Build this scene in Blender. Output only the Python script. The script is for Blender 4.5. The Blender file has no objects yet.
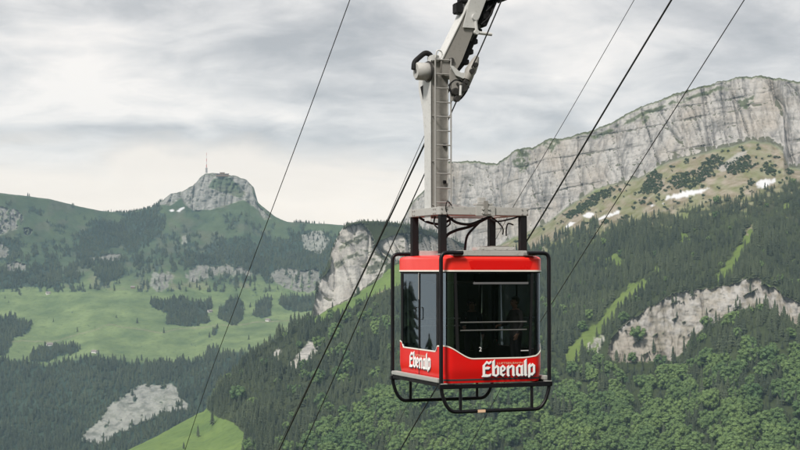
import bpy, bmesh, math, random
import numpy as np
from mathutils import Vector, Matrix
random.seed(7)
RNG = np.random.default_rng(11)
scene = bpy.context.scene
C = scene.collection
F = 1450.0                      # focal length in photo pixels (800 wide)
PITCH = math.atan(46.0 / F)
SP, CP = math.sin(PITCH), math.cos(PITCH)

# ------------------------------------------------------------------ helpers
def tag(o, label=None, cat=None, group=None, kind=None):
    if label: o['label'] = label
    if cat: o['category'] = cat
    if group: o['group'] = group
    if kind: o['kind'] = kind
    return o

def ray(x, y):
    """unit-forward ray of a viewing direction, world axes (x right, y forward, z up)"""
    a = (np.asarray(x, float) - 400) / F
    b = (225 - np.asarray(y, float)) / F
    return a, CP - b * SP, SP + b * CP

def at_depth(x, y, depth):
    a, b, c = ray(x, y)
    return Vector((a * depth / b, depth, c * depth / b))

def link_mesh(name, verts, faces, mat=None, parent=None, smooth=False):
    me = bpy.data.meshes.new(name)
    me.from_pydata([tuple(v) for v in verts], [], faces)
    me.update()
    if smooth:
        me.polygons.foreach_set('use_smooth', [True] * len(me.polygons))
    if mat: me.materials.append(mat)
    o = bpy.data.objects.new(name, me)
    C.objects.link(o)
    if parent: o.parent = parent
    return o

def empty(name, loc, rz=0.0):
    o = bpy.data.objects.new(name, None)
    o.empty_display_size = 0.3
    o.location = loc
    o.rotation_euler = (0, 0, rz)
    C.objects.link(o)
    return o

class MB:
    """collects shapes of one part into one mesh"""
    def __init__(s): s.v, s.f, s.sm, s.mi = [], [], [], []
    def add(s, verts, faces, smooth=False, mi=0):
        b = len(s.v)
        s.v.extend([tuple(v) for v in verts])
        for f in faces:
            s.f.append([b + i for i in f]); s.sm.append(smooth); s.mi.append(mi)
    def box(s, lo, hi, bev=0.0, mi=0):
        bm = bmesh.new()
        bmesh.ops.create_cube(bm, size=1)
        for v in bm.verts:
            v.co = Vector([(lo[i] + hi[i]) / 2 + v.co[i] * (hi[i] - lo[i]) for i in range(3)])
        if bev > 0:
            bmesh.ops.bevel(bm, geom=bm.edges[:], offset=bev, segments=2, affect='EDGES')
        s.bm(bm, mi=mi)
    def bm(s, bm, smooth=False, mi=0, M=None):
        if M is not None: bm.transform(M)
        bm.verts.ensure_lookup_table()
        s.add([v.co.copy() for v in bm.verts], [[v.index for v in f.verts] for f in bm.faces], smooth, mi)
        bm.free()
    def prism(s, poly, axis, a, b, bev=0.0, mi=0):
        """2-D polygon extruded along axis (0,1,2) from a to b; poly gives the other two coordinates in order"""
        bm = bmesh.new()
        def P(p, t):
            c = list(p); c.insert(axis, t); return c
        vs = [bm.verts.new(P(p, a)) for p in poly]
        f = bm.faces.new(vs)
        r = bmesh.ops.extrude_face_region(bm, geom=[f])
        for g in r['geom']:
            if isinstance(g, bmesh.types.BMVert): g.co[axis] = b
        bmesh.ops.recalc_face_normals(bm, faces=bm.faces[:])
        if bev > 0:
            bmesh.ops.bevel(bm, geom=bm.edges[:], offset=bev, segments=2, affect='EDGES')
        s.bm(bm, mi=mi)
    def tube(s, pts, r, n=10, caps=True, mi=0):
        pts = [Vector(p) for p in pts]
        rs = r if isinstance(r, (list, tuple)) else [r] * len(pts)
        verts, faces = [], []
        t0 = (pts[1] - pts[0]).normalized()
        up = Vector((0, 0, 1)) if abs(t0.z) < 0.9 else Vector((1, 0, 0))
        nrm = t0.cross(up).normalized()
        for i, p in enumerate(pts):
            if i == 0: t = t0
            elif i == len(pts) - 1: t = (pts[i] - pts[i - 1]).normalized()
            else: t = ((pts[i] - pts[i - 1]).normalized() + (pts[i + 1] - pts[i]).normalized()).normalized()
            nrm = (nrm - t * nrm.dot(t)).normalized()
            bn = t.cross(nrm)
            for k in range(n):
                a = 2 * math.pi * k / n
                verts.append(p + (nrm * math.cos(a) + bn * math.sin(a)) * rs[i])
        for i in range(len(pts) - 1):
            for k in range(n):
                faces.append([i * n + k, i * n + (k + 1) % n, (i + 1) * n + (k + 1) % n, (i + 1) * n + k])
        s.add(verts, faces, True, mi)
        if caps:
            L = (len(pts) - 1) * n
            s.add(verts[:n], [list(range(n))[::-1]], False, mi)
            s.add(verts[L:], [list(range(n))], False, mi)
    def cyl(s, a, b, r, n=20, bev=0.0, mi=0):
        a, b = Vector(a), Vector(b)
        if bev > 0:
            d = (b - a).normalized()
            s.tube([a, a + d * 1e-4, a + d * bev, b - d * bev, b - d * 1e-4, b], [r - bev, r - bev, r, r, r - bev, r - bev], n, True, mi)
        else:
            s.tube([a, b], r, n, True, mi)
    def build(s, name, mat, parent=None):
        me = bpy.data.meshes.new(name)
        me.from_pydata(s.v, [], s.f)
        me.update()
        for m in (mat if isinstance(mat, (list, tuple)) else [mat]): me.materials.append(m)
        me.polygons.foreach_set('use_smooth', s.sm)
        me.polygons.foreach_set('material_index', s.mi)
        o = bpy.data.objects.new(name, me)
        C.objects.link(o)
        if parent: o.parent = parent
        return o

def fillet(pts, rad, seg=6):
    """polyline with its inner corners rounded"""
    pts = [Vector(p) for p in pts]
    out = [pts[0]]
    for i in range(1, len(pts) - 1):
        p, a, b = pts[i], pts[i - 1], pts[i + 1]
        da, db = (a - p), (b - p)
        r = min(rad, da.length * .49, db.length * .49)
        A, B = p + da.normalized() * r, p + db.normalized() * r
        for k in range(seg + 1):
            t = k / seg
            out.append(A * (1 - t) ** 2 + p * 2 * t * (1 - t) + B * t * t)
    out.append(pts[-1])
    return out

def spline(pts, n=8):
    pts = [Vector(p) for p in pts]
    P = [pts[0]] + pts + [pts[-1]]
    out = []
    for i in range(1, len(P) - 2):
        for k in range(n):
            t = k / n
            a, b, c, d = P[i - 1], P[i], P[i + 1], P[i + 2]
            out.append(.5 * ((2 * b) + (c - a) * t + (2 * a - 5 * b + 4 * c - d) * t * t + (3 * b - a - 3 * c + d) * t ** 3))
    out.append(pts[-1])
    return out

# ------------------------------------------------------------------ noise
_perm = np.random.default_rng(5).permutation(256).astype(np.int32)
_perm = np.concatenate([_perm, _perm, _perm])
_g = np.random.default_rng(6).normal(size=(256, 3)); _g /= np.linalg.norm(_g, axis=1)[:, None]
_g32 = _g.astype(np.float32)
def perlin(x, y, z):
    x, y, z = np.broadcast_arrays(np.asarray(x, np.float32), np.asarray(y, np.float32), np.asarray(z, np.float32))
    xi, yi, zi = np.floor(x).astype(np.int32), np.floor(y).astype(np.int32), np.floor(z).astype(np.int32)
    xf, yf, zf = x - xi, y - yi, z - zi
    xi &= 255; yi &= 255; zi &= 255
    fu = lambda t: t * t * t * (t * (t * 6 - 15) + 10)
    u, v, w = fu(xf), fu(yf), fu(zf)
    res = np.zeros(x.shape, np.float32)
    for dx in (0, 1):
        px_ = _perm[xi + dx]; wu = u if dx else 1 - u
        for dy in (0, 1):
            py_ = _perm[px_ + yi + dy]; wv = wu * (v if dy else 1 - v)
            for dz in (0, 1):
                h = _perm[py_ + zi + dz]
                res += (_g32[h, 0] * (xf - dx) + _g32[h, 1] * (yf - dy) + _g32[h, 2] * (zf - dz)) * wv * (w if dz else 1 - w)
    return res * np.float32(1.5)
def fbm(x, y, z, o=4, g=.5):
    a, s, t = 1.0, 0, 0
    for i in range(o):
        k = 2.03 ** i
        s = s + a * perlin(x * k + 17.3 * i, y * k - 9.1 * i, z * k + 3.7 * i); t += a; a *= g
    return s / t
def ridged(x, y, z, o=4):
    a, s, t = 1.0, 0, 0
    for i in range(o):
        k = 2.03 ** i
        s = s + a * (1 - 2 * np.abs(perlin(x * k + 7.3 * i, y * k - 4.1 * i, z * k + 1.7 * i))); t += a; a *= .5
    return s / t
def inpoly(x, y, poly):
    ins = np.zeros(x.shape, bool)
    n = len(poly)
    for i in range(n):
        x1, y1 = poly[i]; x2, y2 = poly[(i + 1) % n]
        if y1 == y2: continue
        c = ((y1 > y) != (y2 > y)) & (x < (x2 - x1) * (y - y1) / (y2 - y1) + x1)
        ins ^= c
    return ins
def sst(a, b, x):
    t = np.clip((x - a) / (b - a), 0, 1)
    return t * t * (3 - 2 * t)

# ------------------------------------------------------------------ materials
def new_mat(name):
    m = bpy.data.materials.new(name); m.use_nodes = True
    nt = m.node_tree
    bs = nt.nodes.get('Principled BSDF')
    return m, nt, bs
def N(nt, t, **kw):
    n = nt.nodes.new(t)
    for k, v in kw.items():
        if k.startswith('i_'):
            n.inputs[k[2:].replace('_', ' ')].default_value = v
        else: setattr(n, k, v)
    return n
def ramp(nt, fac, stops, interp='LINEAR'):
    n = nt.nodes.new('ShaderNodeValToRGB')
    cr = n.color_ramp; cr.interpolation = interp
    while len(cr.elements) > 1: cr.elements.remove(cr.elements[-1])
    for i, (p, c) in enumerate(stops):
        e = cr.elements[0] if i == 0 else cr.elements.new(p)
        e.position = p
        e.color = (c[0], c[1], c[2], 1) if not isinstance(c, (int, float)) else (c, c, c, 1)
    if fac is not None: nt.links.new(fac, n.inputs[0])
    return n.outputs[0]
def mixc(nt, fac, a, b, mode='MIX'):
    n = nt.nodes.new('ShaderNodeMix'); n.data_type = 'RGBA'; n.blend_type = mode
    for sock, val in ((n.inputs[0], fac), (n.inputs[6], a), (n.inputs[7], b)):
        if hasattr(val, 'links'): nt.links.new(val, sock)
        elif isinstance(val, (int, float)): sock.default_value = val if sock == n.inputs[0] else (val, val, val, 1)
        else: sock.default_value = (*val, 1)
    return n.outputs[2]
def math_(nt, op, a, b=None, clamp=False):
    n = nt.nodes.new('ShaderNodeMath'); n.operation = op; n.use_clamp = clamp
    for i, val in enumerate((a, b)):
        if val is None: continue
        if hasattr(val, 'links'): nt.links.new(val, n.inputs[i])
        else: n.inputs[i].default_value = val
    return n.outputs[0]
def noise(nt, scale, detail=6, rough=.55, vec=None, dist=0.0):
    n = N(nt, 'ShaderNodeTexNoise', i_Scale=scale, i_Detail=detail, i_Roughness=rough, i_Distortion=dist)
    if vec is not None: nt.links.new(vec, n.inputs['Vector'])
    return n.outputs['Fac']
def mapping(nt, scale, src='Object', rot=(0, 0, 0)):
    tc = nt.nodes.new('ShaderNodeTexCoord')
    mp = nt.nodes.new('ShaderNodeMapping')
    mp.inputs['Scale'].default_value = scale
    mp.inputs['Rotation'].default_value = rot
    nt.links.new(tc.outputs[src], mp.inputs['Vector'])
    return mp.outputs[0]

def painted(name, col, rough=.35, metal=0.0, dirt=.25, scale=3.0, coat=0.0, bump=.02):
    """paint or metal with slight uneven wear and dust"""
    m, nt, bs = new_mat(name)
    v = mapping(nt, (1, 1, 1))
    n1 = noise(nt, scale, 6, .6, v)
    n2 = noise(nt, scale * 9, 4, .6, v)
    c = mixc(nt, math_(nt, 'MULTIPLY', ramp(nt, n1, [(.4, 0), (.75, 1)]), dirt), col, tuple(.55 * k + .45 * .14 for k in col))
    c = mixc(nt, math_(nt, 'MULTIPLY', ramp(nt, n2, [(.55, 0), (.75, 1)]), dirt * .7), c, (.09, .085, .075))
    nt.links.new(c, bs.inputs['Base Color'])
    nt.links.new(ramp(nt, n1, [(.3, rough * .8), (.7, min(1, rough * 1.35))]), bs.inputs['Roughness'])
    bs.inputs['Metallic'].default_value = metal
    bs.inputs['Coat Weight'].default_value = coat
    if bump:
        b = N(nt, 'ShaderNodeBump', i_Strength=bump, i_Distance=.02)
        nt.links.new(n2, b.inputs['Height']); nt.links.new(b.outputs[0], bs.inputs['Normal'])
    return m
HAZE, SUN_E, EXPO, CLOUD_OFF = 5.8e-5, 2.8, 0.75, (20.5, 4.0)
# ------------------------------------------------------------------ terrain
# each mountain is a sheet spun out along bearings from the valley's far end; every row of it has its own real distance
def curve(xs, pts):
    p = np.array(pts, float)
    return np.interp(xs, p[:, 0], p[:, 1])

def sheet(x0, x1, dx, rows_spec):
    """rows_spec: list of (y_curve, dist_curve, rows to the next curve)"""
    xs = np.arange(x0, x1 + dx, dx)
    ys, ds = [], []
    for i, (yc, dc, n) in enumerate(rows_spec):
        y, d = yc(xs), dc(xs)
        if i == len(rows_spec) - 1:
            ys.append(y[None]); ds.append(d[None]); break
        y2, d2 = rows_spec[i + 1][0](xs), rows_spec[i + 1][1](xs)
        t = (np.arange(n) / n)[:, None]
        ys.append(y * (1 - t) + y2 * t); ds.append(d * (1 - t) + d2 * t)
    Y, D = np.vstack(ys), np.vstack(ds)
    X = np.broadcast_to(xs, Y.shape).copy()
    return X, Y, D

def smooth_cols(D, k):
    ker = np.hanning(2 * k + 3)[1:-1]; ker /= ker.sum()
    P = np.pad(D, ((0, 0), (k, k)), mode='edge')
    return np.apply_along_axis(lambda r: np.convolve(r, ker, 'valid'), 1, P)

def smooth_rows(D, k):
    return smooth_cols(D.T.copy(), k).T.copy()

def to_world(X, Y, D):
    a, b, c = ray(X, Y)
    return np.stack([a * D / b, D, c * D / b], -1)

def grid_mesh(name, P, attrs, mat, kind='structure', foot=False):
    if foot:      # carry the slope on down to the valley floor
        last = P[-1:].copy(); last[..., 1] -= 320; last[..., 2] = -665
        P = np.concatenate([P, last]); attrs = {k: np.concatenate([v, v[-1:]]) for k, v in attrs.items()}
    R, K, _ = P.shape
    me = bpy.data.meshes.new(name)
    me.vertices.add(R * K)
    me.vertices.foreach_set('co', P.reshape(-1).astype(np.float32))
    idx = np.arange(R * K).reshape(R, K)
    q = np.stack([idx[:-1, :-1], idx[1:, :-1], idx[1:, 1:], idx[:-1, 1:]], -1).reshape(-1)
    nf = len(q) // 4
    me.loops.add(nf * 4); me.polygons.add(nf)
    me.loops.foreach_set('vertex_index', q.astype(np.int32))
    me.polygons.foreach_set('loop_start', np.arange(0, nf * 4, 4, dtype=np.int32))
    me.polygons.foreach_set('use_smooth', np.ones(nf, bool))
    me.update(calc_edges=True)
    for k, v in attrs.items():
        at = me.attributes.new(k, 'FLOAT', 'POINT')
        at.data.foreach_set('value', v.reshape(-1).astype(np.float32))
    me.materials.append(mat)
    o = bpy.data.objects.new(name, me); C.objects.link(o)
    tag(o, kind=kind)
    return o

def terrain_mat(name, grass_a, grass_b, floor, rock_a, rock_b, rock_scale=.02, warm=None):
    m, nt, bs = new_mat(name)
    obj = mapping(nt, (1, 1, 1))
    def attr(n): return N(nt, 'ShaderNodeAttribute', attribute_name=n).outputs['Fac']
    # grass
    g1 = noise(nt, .012, 8, .6, obj)
    g2 = noise(nt, .09, 5, .6, obj)
    g = mixc(nt, ramp(nt, g1, [(.35, 0), (.65, 1)]), grass_a, grass_b)
    g = mixc(nt, ramp(nt, g2, [(.5, 0), (.72, .55)]), g, tuple(k * .6 for k in grass_a))
    # dry turf / scree
    dry = mixc(nt, ramp(nt, noise(nt, .06, 6, .6, obj), [(.35, 0), (.65, 1)]), (.135, .112, .062), (.27, .235, .19))
    g = mixc(nt, attr('dry'), g, dry)
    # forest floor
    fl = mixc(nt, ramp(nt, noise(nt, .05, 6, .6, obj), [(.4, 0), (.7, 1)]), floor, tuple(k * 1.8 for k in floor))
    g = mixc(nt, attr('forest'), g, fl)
    # rock: strata, upright streaks, stains
    st = mapping(nt, (rock_scale * .25, rock_scale * .25, rock_scale * 3.2))
    up = mapping(nt, (rock_scale * 3.4, rock_scale * 3.4, rock_scale * .5))
    n_st = noise(nt, 1, 8, .62, st, .6)
    n_up = noise(nt, 1, 8, .65, up, .4)
    n_bl = noise(nt, rock_scale * .8, 7, .6, obj)
    r = mixc(nt, ramp(nt, n_up, [(.38, 0), (.54, 1)]), rock_b, rock_a)
    r = mixc(nt, ramp(nt, n_st, [(.33, .5), (.42, 0)]), r, tuple(k * .42 for k in rock_b))
    r = mixc(nt, ramp(nt, n_bl, [(.58, 0), (.76, .45)]), r, tuple(k * .55 for k in rock_b))
    n_f = noise(nt, rock_scale * 9, 6, .65, obj)
    r = mixc(nt, ramp(nt, n_f, [(.50, 0), (.72, .5)]), r, tuple(k * .5 for k in rock_b))
    if warm is not None:
        r = mixc(nt, ramp(nt, noise(nt, rock_scale * .5, 5, .6, obj), [(.5, 0), (.66, .6)]), r, warm)
    # ledge vegetation
    geo = nt.nodes.new('ShaderNodeNewGeometry')
    sx = nt.nodes.new('ShaderNodeSeparateXYZ'); nt.links.new(geo.outputs['Normal'], sx.inputs[0])
    lv = ramp(nt, math_(nt, 'ADD', math_(nt, 'ABSOLUTE', sx.outputs[2]), math_(nt, 'MULTIPLY', noise(nt, .05, 5, .6, obj), .5)), [(.92, 0), (1.02, .85)])
    r = mixc(nt, math_(nt, 'MULTIPLY', lv, attr('ledge')), r, (.055, .06, .03))
    c = mixc(nt, attr('rock'), g, r)
    c = mixc(nt, attr('snow'), c, (.52, .525, .54))
    nt.links.new(c, bs.inputs['Base Color'])
    bs.inputs['Roughness'].default_value = .95
    bs.inputs['Specular IOR Level'].default_value = .15
    h = math_(nt, 'ADD', math_(nt, 'MULTIPLY', n_st, .25), math_(nt, 'ADD', n_up, math_(nt, 'MULTIPLY', n_f, .35)))
    b = N(nt, 'ShaderNodeBump', i_Distance=5.0)
    nt.links.new(math_(nt, 'MULTIPLY', attr('rock'), .85), b.inputs['Strength'])
    nt.links.new(h, b.inputs['Height']); nt.links.new(b.outputs[0], bs.inputs['Normal'])
    return m

def warped(X, Y, amp, sc, seed):
    return X + amp * fbm(X * sc, Y * sc, seed, 4, .6), Y + amp * fbm(X * sc + 40, Y * sc - 12, seed + 5, 4, .6)
def polys(X, Y, plist, amp=3.0, sc=.12, seed=1.0):
    wx, wy = warped(X, Y, amp, sc, seed)
    m = np.zeros(X.shape, bool)
    for p in plist: m |= inpoly(wx, wy, p)
    return m.astype(float)
def blur(M, k=1):
    for _ in range(k):
        P = np.pad(M, 1, mode='edge')
        M = (P[:-2, 1:-1] + P[2:, 1:-1] + P[1:-1, :-2] + P[1:-1, 2:] + 2 * P[1:-1, 1:-1]) / 6
    return M

def box_blur(M, k):
    def one(A):
        P = np.pad(A, ((k + 1, k), (0, 0)), mode='edge'); c = np.cumsum(P, 0)
        return (c[2 * k + 1:] - c[:-2 * k - 1]) / (2 * k + 1)
    M = one(M.astype(np.float64)); M = one(M.T.copy()).T
    return M
def rough(M, X, Y, k=7, amp=.55, sc=.16, seed=1.0, thr=.5):
    """frays the border of a zone: soft edge plus fine noise"""
    n = fbm(X * sc, Y * sc * 1.4, seed, 4, .68)
    return ((box_blur(box_blur(M, k), k) + amp * n) > thr).astype(float)

LAND = {}
# ---------------- right mountain: long limestone wall, dry terrace, forest slope with an outcrop
sky = lambda x: curve(x, [(380, 262), (395, 232), (405, 215), (413, 201), (424, 190), (436, 166), (452, 162), (477, 161), (497, 163.6), (503.6, 159), (514.5, 149.6), (533, 146.5), (550, 139), (567, 137.5), (598, 128), (611, 123), (629, 112), (673, 94.5), (709, 84.7), (735.5, 77.6), (762, 75), (789, 80), (830, 86), (900, 95), (980, 120)])
skyd = lambda x: curve(x, [(380, 3150), (450, 2950), (540, 2700), (620, 2570), (700, 2480), (775, 2450), (784, 2415), (850, 2380), (980, 2300)])
base = lambda x: curve(x, [(380, 285), (413, 264), (450, 256), (500, 245), (549, 221), (580, 199), (607, 185.5), (638, 179), (669, 161), (718, 150), (749, 142), (771, 143), (783, 150), (789, 168), (830, 172), (900, 185), (980, 210)])
based = lambda x: skyd(x) - 60
ter = lambda x: curve(x, [(380, 300), (450, 268), (500, 253), (540, 243), (567, 229), (607, 222), (642, 216), (673, 207), (718, 199), (749, 194), (775, 184), (789, 180), (800, 178), (850, 184), (900, 196), (980, 222)])
terd = lambda x: based(x) - curve(x, [(380, 60), (540, 110), (640, 190), (750, 210), (800, 90), (980, 90)])
otop = lambda x: curve(x, [(380, 330), (540, 345), (600, 342), (613, 335), (638, 315.5), (672, 293.5), (691, 291), (726, 286), (757, 276), (770, 286), (784, 294), (800, 304), (850, 312), (980, 330)])
otopd = lambda x: curve(x, [(380, 2000), (540, 1900), (640, 1860), (720, 1830), (800, 1780), (980, 1700)])
obot = lambda x: curve(x, [(380, 336), (540, 352), (600, 360), (613, 369), (638, 368), (672, 365), (691, 350), (706, 332), (735, 317), (765, 313), (784, 323), (800, 330), (850, 340), (980, 350)])
obotd = lambda x: otopd(x) - 28
bot = lambda x: 0 * x + 458
botd = lambda x: curve(x, [(380, 1640), (540, 1560), (700, 1520), (800, 1450), (980, 1380)])
bot2 = lambda x: 0 * x + 640
bot2d = lambda x: botd(x) - 330
bk = lambda x: sky(x) + 22
bkd = lambda x: skyd(x) + 420
skyj = lambda x: sky(x) + (2.2 * fbm(x * .07, 0, 4.4, 3, .6) + 1.5 * fbm(x * .35, 3., 1.4, 3, .6)) * sst(400, 440, x)
X, Y, D = sheet(380, 980, .75, [(bk, bkd, 10), (skyj, skyd, 170), (base, based, 55), (ter, terd, 130), (otop, otopd, 75), (obot, obotd, 150), (bot, botd, 26), (bot2, bot2d, 1)])
D = smooth_rows(D, 3)
W0 = to_world(X, Y, D)
wx, wy, wz = W0[..., 0], W0[..., 1], W0[..., 2]
# zones
cl = sst(-3, 1.5, base(X) - Y + 5 * fbm(X * .05, Y * .05, 2.0, 4)) * (Y >= skyj(X) - .5)
top = 1 - sst(.5, 3.2, Y - skyj(X) + 2.2 * fbm(X * .12, 0, 9., 4))
rim = sst(3, 1, np.abs(Y - skyj(X) - 8 - 4 * perlin(X * .04, 1., 3.))) * sst(585, 600, X) * sst(735, 715, X) * (fbm(X * .14, Y * .2, 2.4, 3) > -.12)
rim = np.maximum(rim, polys(X, Y, [[(737, 106), (739, 99), (752, 97), (754, 102), (745, 108)], [(512, 163), (520, 150), (530, 152), (528, 170), (519, 172)], [(543, 143), (556, 137), (560, 143), (550, 152)], [(640, 118), (646, 112), (650, 118), (644, 124)]], 5, .14, 8.8) * (fbm(X * .2, Y * .25, 2.9, 3) > -.1))
cap = top * cl * sst(-.25, .15, fbm(X * .03, Y * .03, 8.8, 3) + .1)
oc_poly = [(613, 362), (608, 350), (611, 335), (638, 315.5), (672, 293.5), (691.5, 291), (726, 286), (757.5, 276), (770, 286), (784, 295), (812, 309), (830, 330), (812, 331), (784, 318), (765, 307), (735.5, 311), (706, 325), (691.5, 344), (672, 360), (638, 363)]
oc = polys(X, Y, [oc_poly], 9, .07, 3.1)
oc = rough(oc, X, Y, 5, .5, .14, 14.) * (1 - (fbm((Y + .58 * X) * .17, (X - .58 * Y) * .035, 14., 4, .6) > .31))
small_oc = polys(X, Y, [[(581, 358), (590, 340), (604, 331), (606, 340), (596, 356)], [(795, 292), (803, 286), (803, 306)], [(500, 300), (505, 290), (512, 300)]], 6, .1, 7.) * .8
small_oc = rough(small_oc, X, Y, 4, .6, .2, 4.) * .8
meadow = polys(X, Y, [[(560, 366), (569, 348), (588, 328), (601, 320), (612, 304), (624, 291), (636, 284), (647, 278), (652, 283), (640, 296), (629, 306), (612, 320), (596, 337), (584, 350), (575, 366)],
                      [(708, 290), (714, 276), (726, 264), (734, 254), (742, 240), (752, 222), (757, 224), (748, 245), (741, 258), (733, 270), (722, 280)], [(664, 262), (668, 248), (672, 250), (668, 264)]], 5, .09, 5.2)
meadow = rough(meadow, X, Y, 5, .75, .17, 3.)
snow = polys(X, Y, [[(754.6, 182), (777, 177), (777, 181.4), (764.5, 188.5), (754.5, 188)], [(730, 186.5), (738, 185.6), (738, 188), (731, 188.2)], [(661, 199), (675, 193), (687, 190.4), (699, 189), (711, 186.5), (707, 192), (697, 194.3), (687, 197.5), (671, 200)], [(580, 217), (588, 211), (597, 214.5), (590, 218)], [(641, 209), (654, 203), (667, 200), (665, 203), (650, 208)], [(589, 221), (605, 215), (622, 209), (623, 212), (606, 218.5)], [(563, 226), (572, 221), (576, 224), (566, 229)]], 3.2, .16, 2.5)
shrub = polys(X, Y, [[(672, 188), (680, 176), (700, 168), (712, 156), (724, 157), (722, 165), (708, 178), (690, 188)], [(726, 171), (735, 158), (748, 157), (757, 164), (745, 173), (730, 175)], [(640, 194), (650, 170), (660, 175), (664, 186), (656, 194)], [(667, 184), (671, 176), (681, 174), (679, 186)], [(565, 215), (584, 203), (598, 192), (616, 187), (612, 194), (590, 207), (572, 218)], [(758, 168), (770, 165), (778, 172), (768, 176)]], 6, .12, 8.1)
shrub = np.maximum(shrub * (fbm(X * .16, Y * .16, 6.6, 3) > -.38), ((Y > base(X) + 2) & (Y < ter(X) + 4) & (fbm(X * .13, Y * .2, 1.2, 3) > .27)).astype(float)) * (1 - snow) * (Y > base(X) + .5)
dry = sst(-1, 3, Y - base(X)) * sst(-26, 0, ter(X) - Y + 16 * fbm(X * .05, Y * .05, 3.3, 4)) * (.55 + .45 * sst(-.25, .25, fbm(X * .06, Y * .1, 2.7, 4)))
dry = np.maximum(dry, polys(X, Y, [[(715, 240), (760, 205), (800, 195), (820, 215), (770, 235)]], 14, .06, 1.9) * .7 * (fbm(X * .09, Y * .12, 4.6, 3) > .15))
earthy = .42 + .5 * sst(.25, -.25, fbm(X * .05, Y * .06, 17., 3) + .012 * (Y - 325)) * sst(-.2, .3, fbm(X * .16, Y * .2, 3.7, 4) + .15)
rock = np.clip(np.maximum.reduce([cl * (1 - cap) * (1 - .85 * rim), oc * np.clip(earthy, .3, .9), small_oc * (fbm(X * .2, Y * .2, 3.6, 3) > -.1), polys(X, Y, [[(716, 168), (735, 154), (748, 150), (732, 165), (722, 172)]], 4, .1, 1.1) * .7]), 0, 1)
rock = np.where(Y < skyj(X) - .2, .75, rock)
fz = sst(-2, 7, Y - ter(X) + 9 * fbm(X * .07, Y * .07, 6.1, 4))
gaps = (fbm(X * .045, Y * .06, 12.3, 4) > .34) & (Y < 300)
snow = rough(snow, X, Y, 2, .8, .26, 8., .64)
fz = fz * np.clip(sst(-.3, .0, fbm(X * .12, Y * .2, 5.2, 4) + sst(0, 46, Y - ter(X)) * .75 - .12), 0, 1)
dry = np.maximum.reduce([dry, cap * .35, oc])
floor_r = np.maximum(rim * .75, cap * .7)
forest = fz * (1 - blur(oc, 1)) * (1 - small_oc) * (1 - blur(meadow, 1)) * (1 - snow) * (1 - gaps)
# relief of the wall: buttresses, gullies, ledges
A = cl * sst(0, 14, base(X) - Y + 4)
s = wx * .93 + wy * .36
def fissure(q, w): return np.exp(-np.abs(q) / w)
s = wx * .97 + (wy - skyd(X)) * .2
sw = s + 5 * perlin(s * .02, wz * .012, 1.)
relief = 15 * ridged(s * .008, 3.3, wz * .0012, 2) + 6 * ridged(sw * .035, 1.2, wz * .006, 3) + 4 * fbm(s * .012, 2.2, (wz - .12 * s) * .06, 4) + 2.6 * fbm(s * .12, wy * .04, wz * .09, 4)
relief -= 17 * fissure(perlin(sw * .011, 5.1, wz * .0012), .035) + 9.5 * fissure(perlin(sw * .030, 8.1, wz * .003), .045) + 4.5 * fissure(perlin(sw * .08, 4.1, wz * .008), .06)
relief -= 5 * fissure(perlin(s * .004 + .5 * perlin(s * .02, 3., 1.), 2.1, (wz - .16 * s) * .03), .05) * (.6 + fbm(s * .03, 0., wz * .02, 2))
A = cl * sst(-1, 9, base(X) - Y + 2)
D = D + A * np.clip(18 - relief, 0, 60)
D = D + oc * np.clip(12 - (9 * ridged(wx * .025, 2., wz * .02, 4) + 2.5 * fbm(wx * .08, 1., wz * .2, 4) - 6 * fissure(perlin(wx * .045, 2.2, wz * .006), .06) - 3 * fissure(perlin(wx * .10, 5.2, wz * .02), .07)), 0, 40)
land = (1 - cl) * (1 - oc)
D = D + land * sst(0, 30, Y - base(X)) * (24 * fbm(wx * .006, wy * .006, 1.7, 4) + 5 * fbm(wx * .03, wy * .03, .7, 3))
P = to_world(X, Y, D)
mat_r = terrain_mat('limestone_and_turf', (.085, .125, .03), (.12, .165, .045), (.022, .028, .014), (.36, .347, .332), (.175, .168, .162), .018, (.33, .29, .245))
grid_mesh('mountain', P, {'rock': blur(rock, 1), 'dry': dry, 'forest': np.maximum(forest * .9, floor_r), 'snow': blur(snow, 1), 'ledge': cl}, mat_r, foot=True)
thin = .30 + .70 * sst(-.22, .16, fbm(wx * .016, wy * .016, 31., 4, .6))
LAND['right'] = dict(X=X, Y=Y, P=P, forest=forest, thin=thin, shrub=shrub)

# ---------------- middle ridge: pale cliff head, green bench under it, dark forest, bright pasture at its foot
sky = lambda x: curve(x, [(60, 486), (124, 452), (161, 434), (187.5, 419), (204, 411), (210, 404), (222, 386), (238, 370), (257, 354), (270, 344), (293, 328), (311, 320), (315, 300), (319, 283), (328, 266), (333, 246), (339, 233), (346, 224), (360, 221), (378, 221), (405, 224), (440, 234), (480, 250), (520, 275)])
skyd = lambda x: curve(x, [(60, 1900), (204, 2050), (257, 2120), (311, 2260), (319, 2290), (346, 2320), (405, 2390), (440, 2560), (480, 3050), (520, 3200)])
base = lambda x: np.maximum(sky(x) + .3, curve(x, [(60, 486), (311, 319), (319, 315), (339, 304), (350, 298), (378, 277), (389, 266), (405, 257), (440, 252), (480, 255), (520, 278)]))
based = lambda x: skyd(x) - curve(x, [(60, 3), (311, 3), (319, 20), (350, 55), (520, 60)])
mb = lambda x: np.maximum(base(x) + .6, curve(x, [(60, 488), (311, 323), (322, 322), (339, 316), (367, 298), (392, 287), (420, 279), (480, 272), (520, 285)]))
mbd = lambda x: based(x) - curve(x, [(60, 4), (311, 6), (340, 50), (392, 90), (520, 90)])
bot = lambda x: np.maximum(mb(x) + 2, 0 * x + 458)
botd = lambda x: curve(x, [(60, 1880), (204, 1760), (300, 1640), (400, 1590), (440, 1620), (480, 1720), (520, 1900)])
bot2 = lambda x: 0 * x + 640
bot2d = lambda x: botd(x) - 330
bk = lambda x: sky(x) + 40
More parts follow.
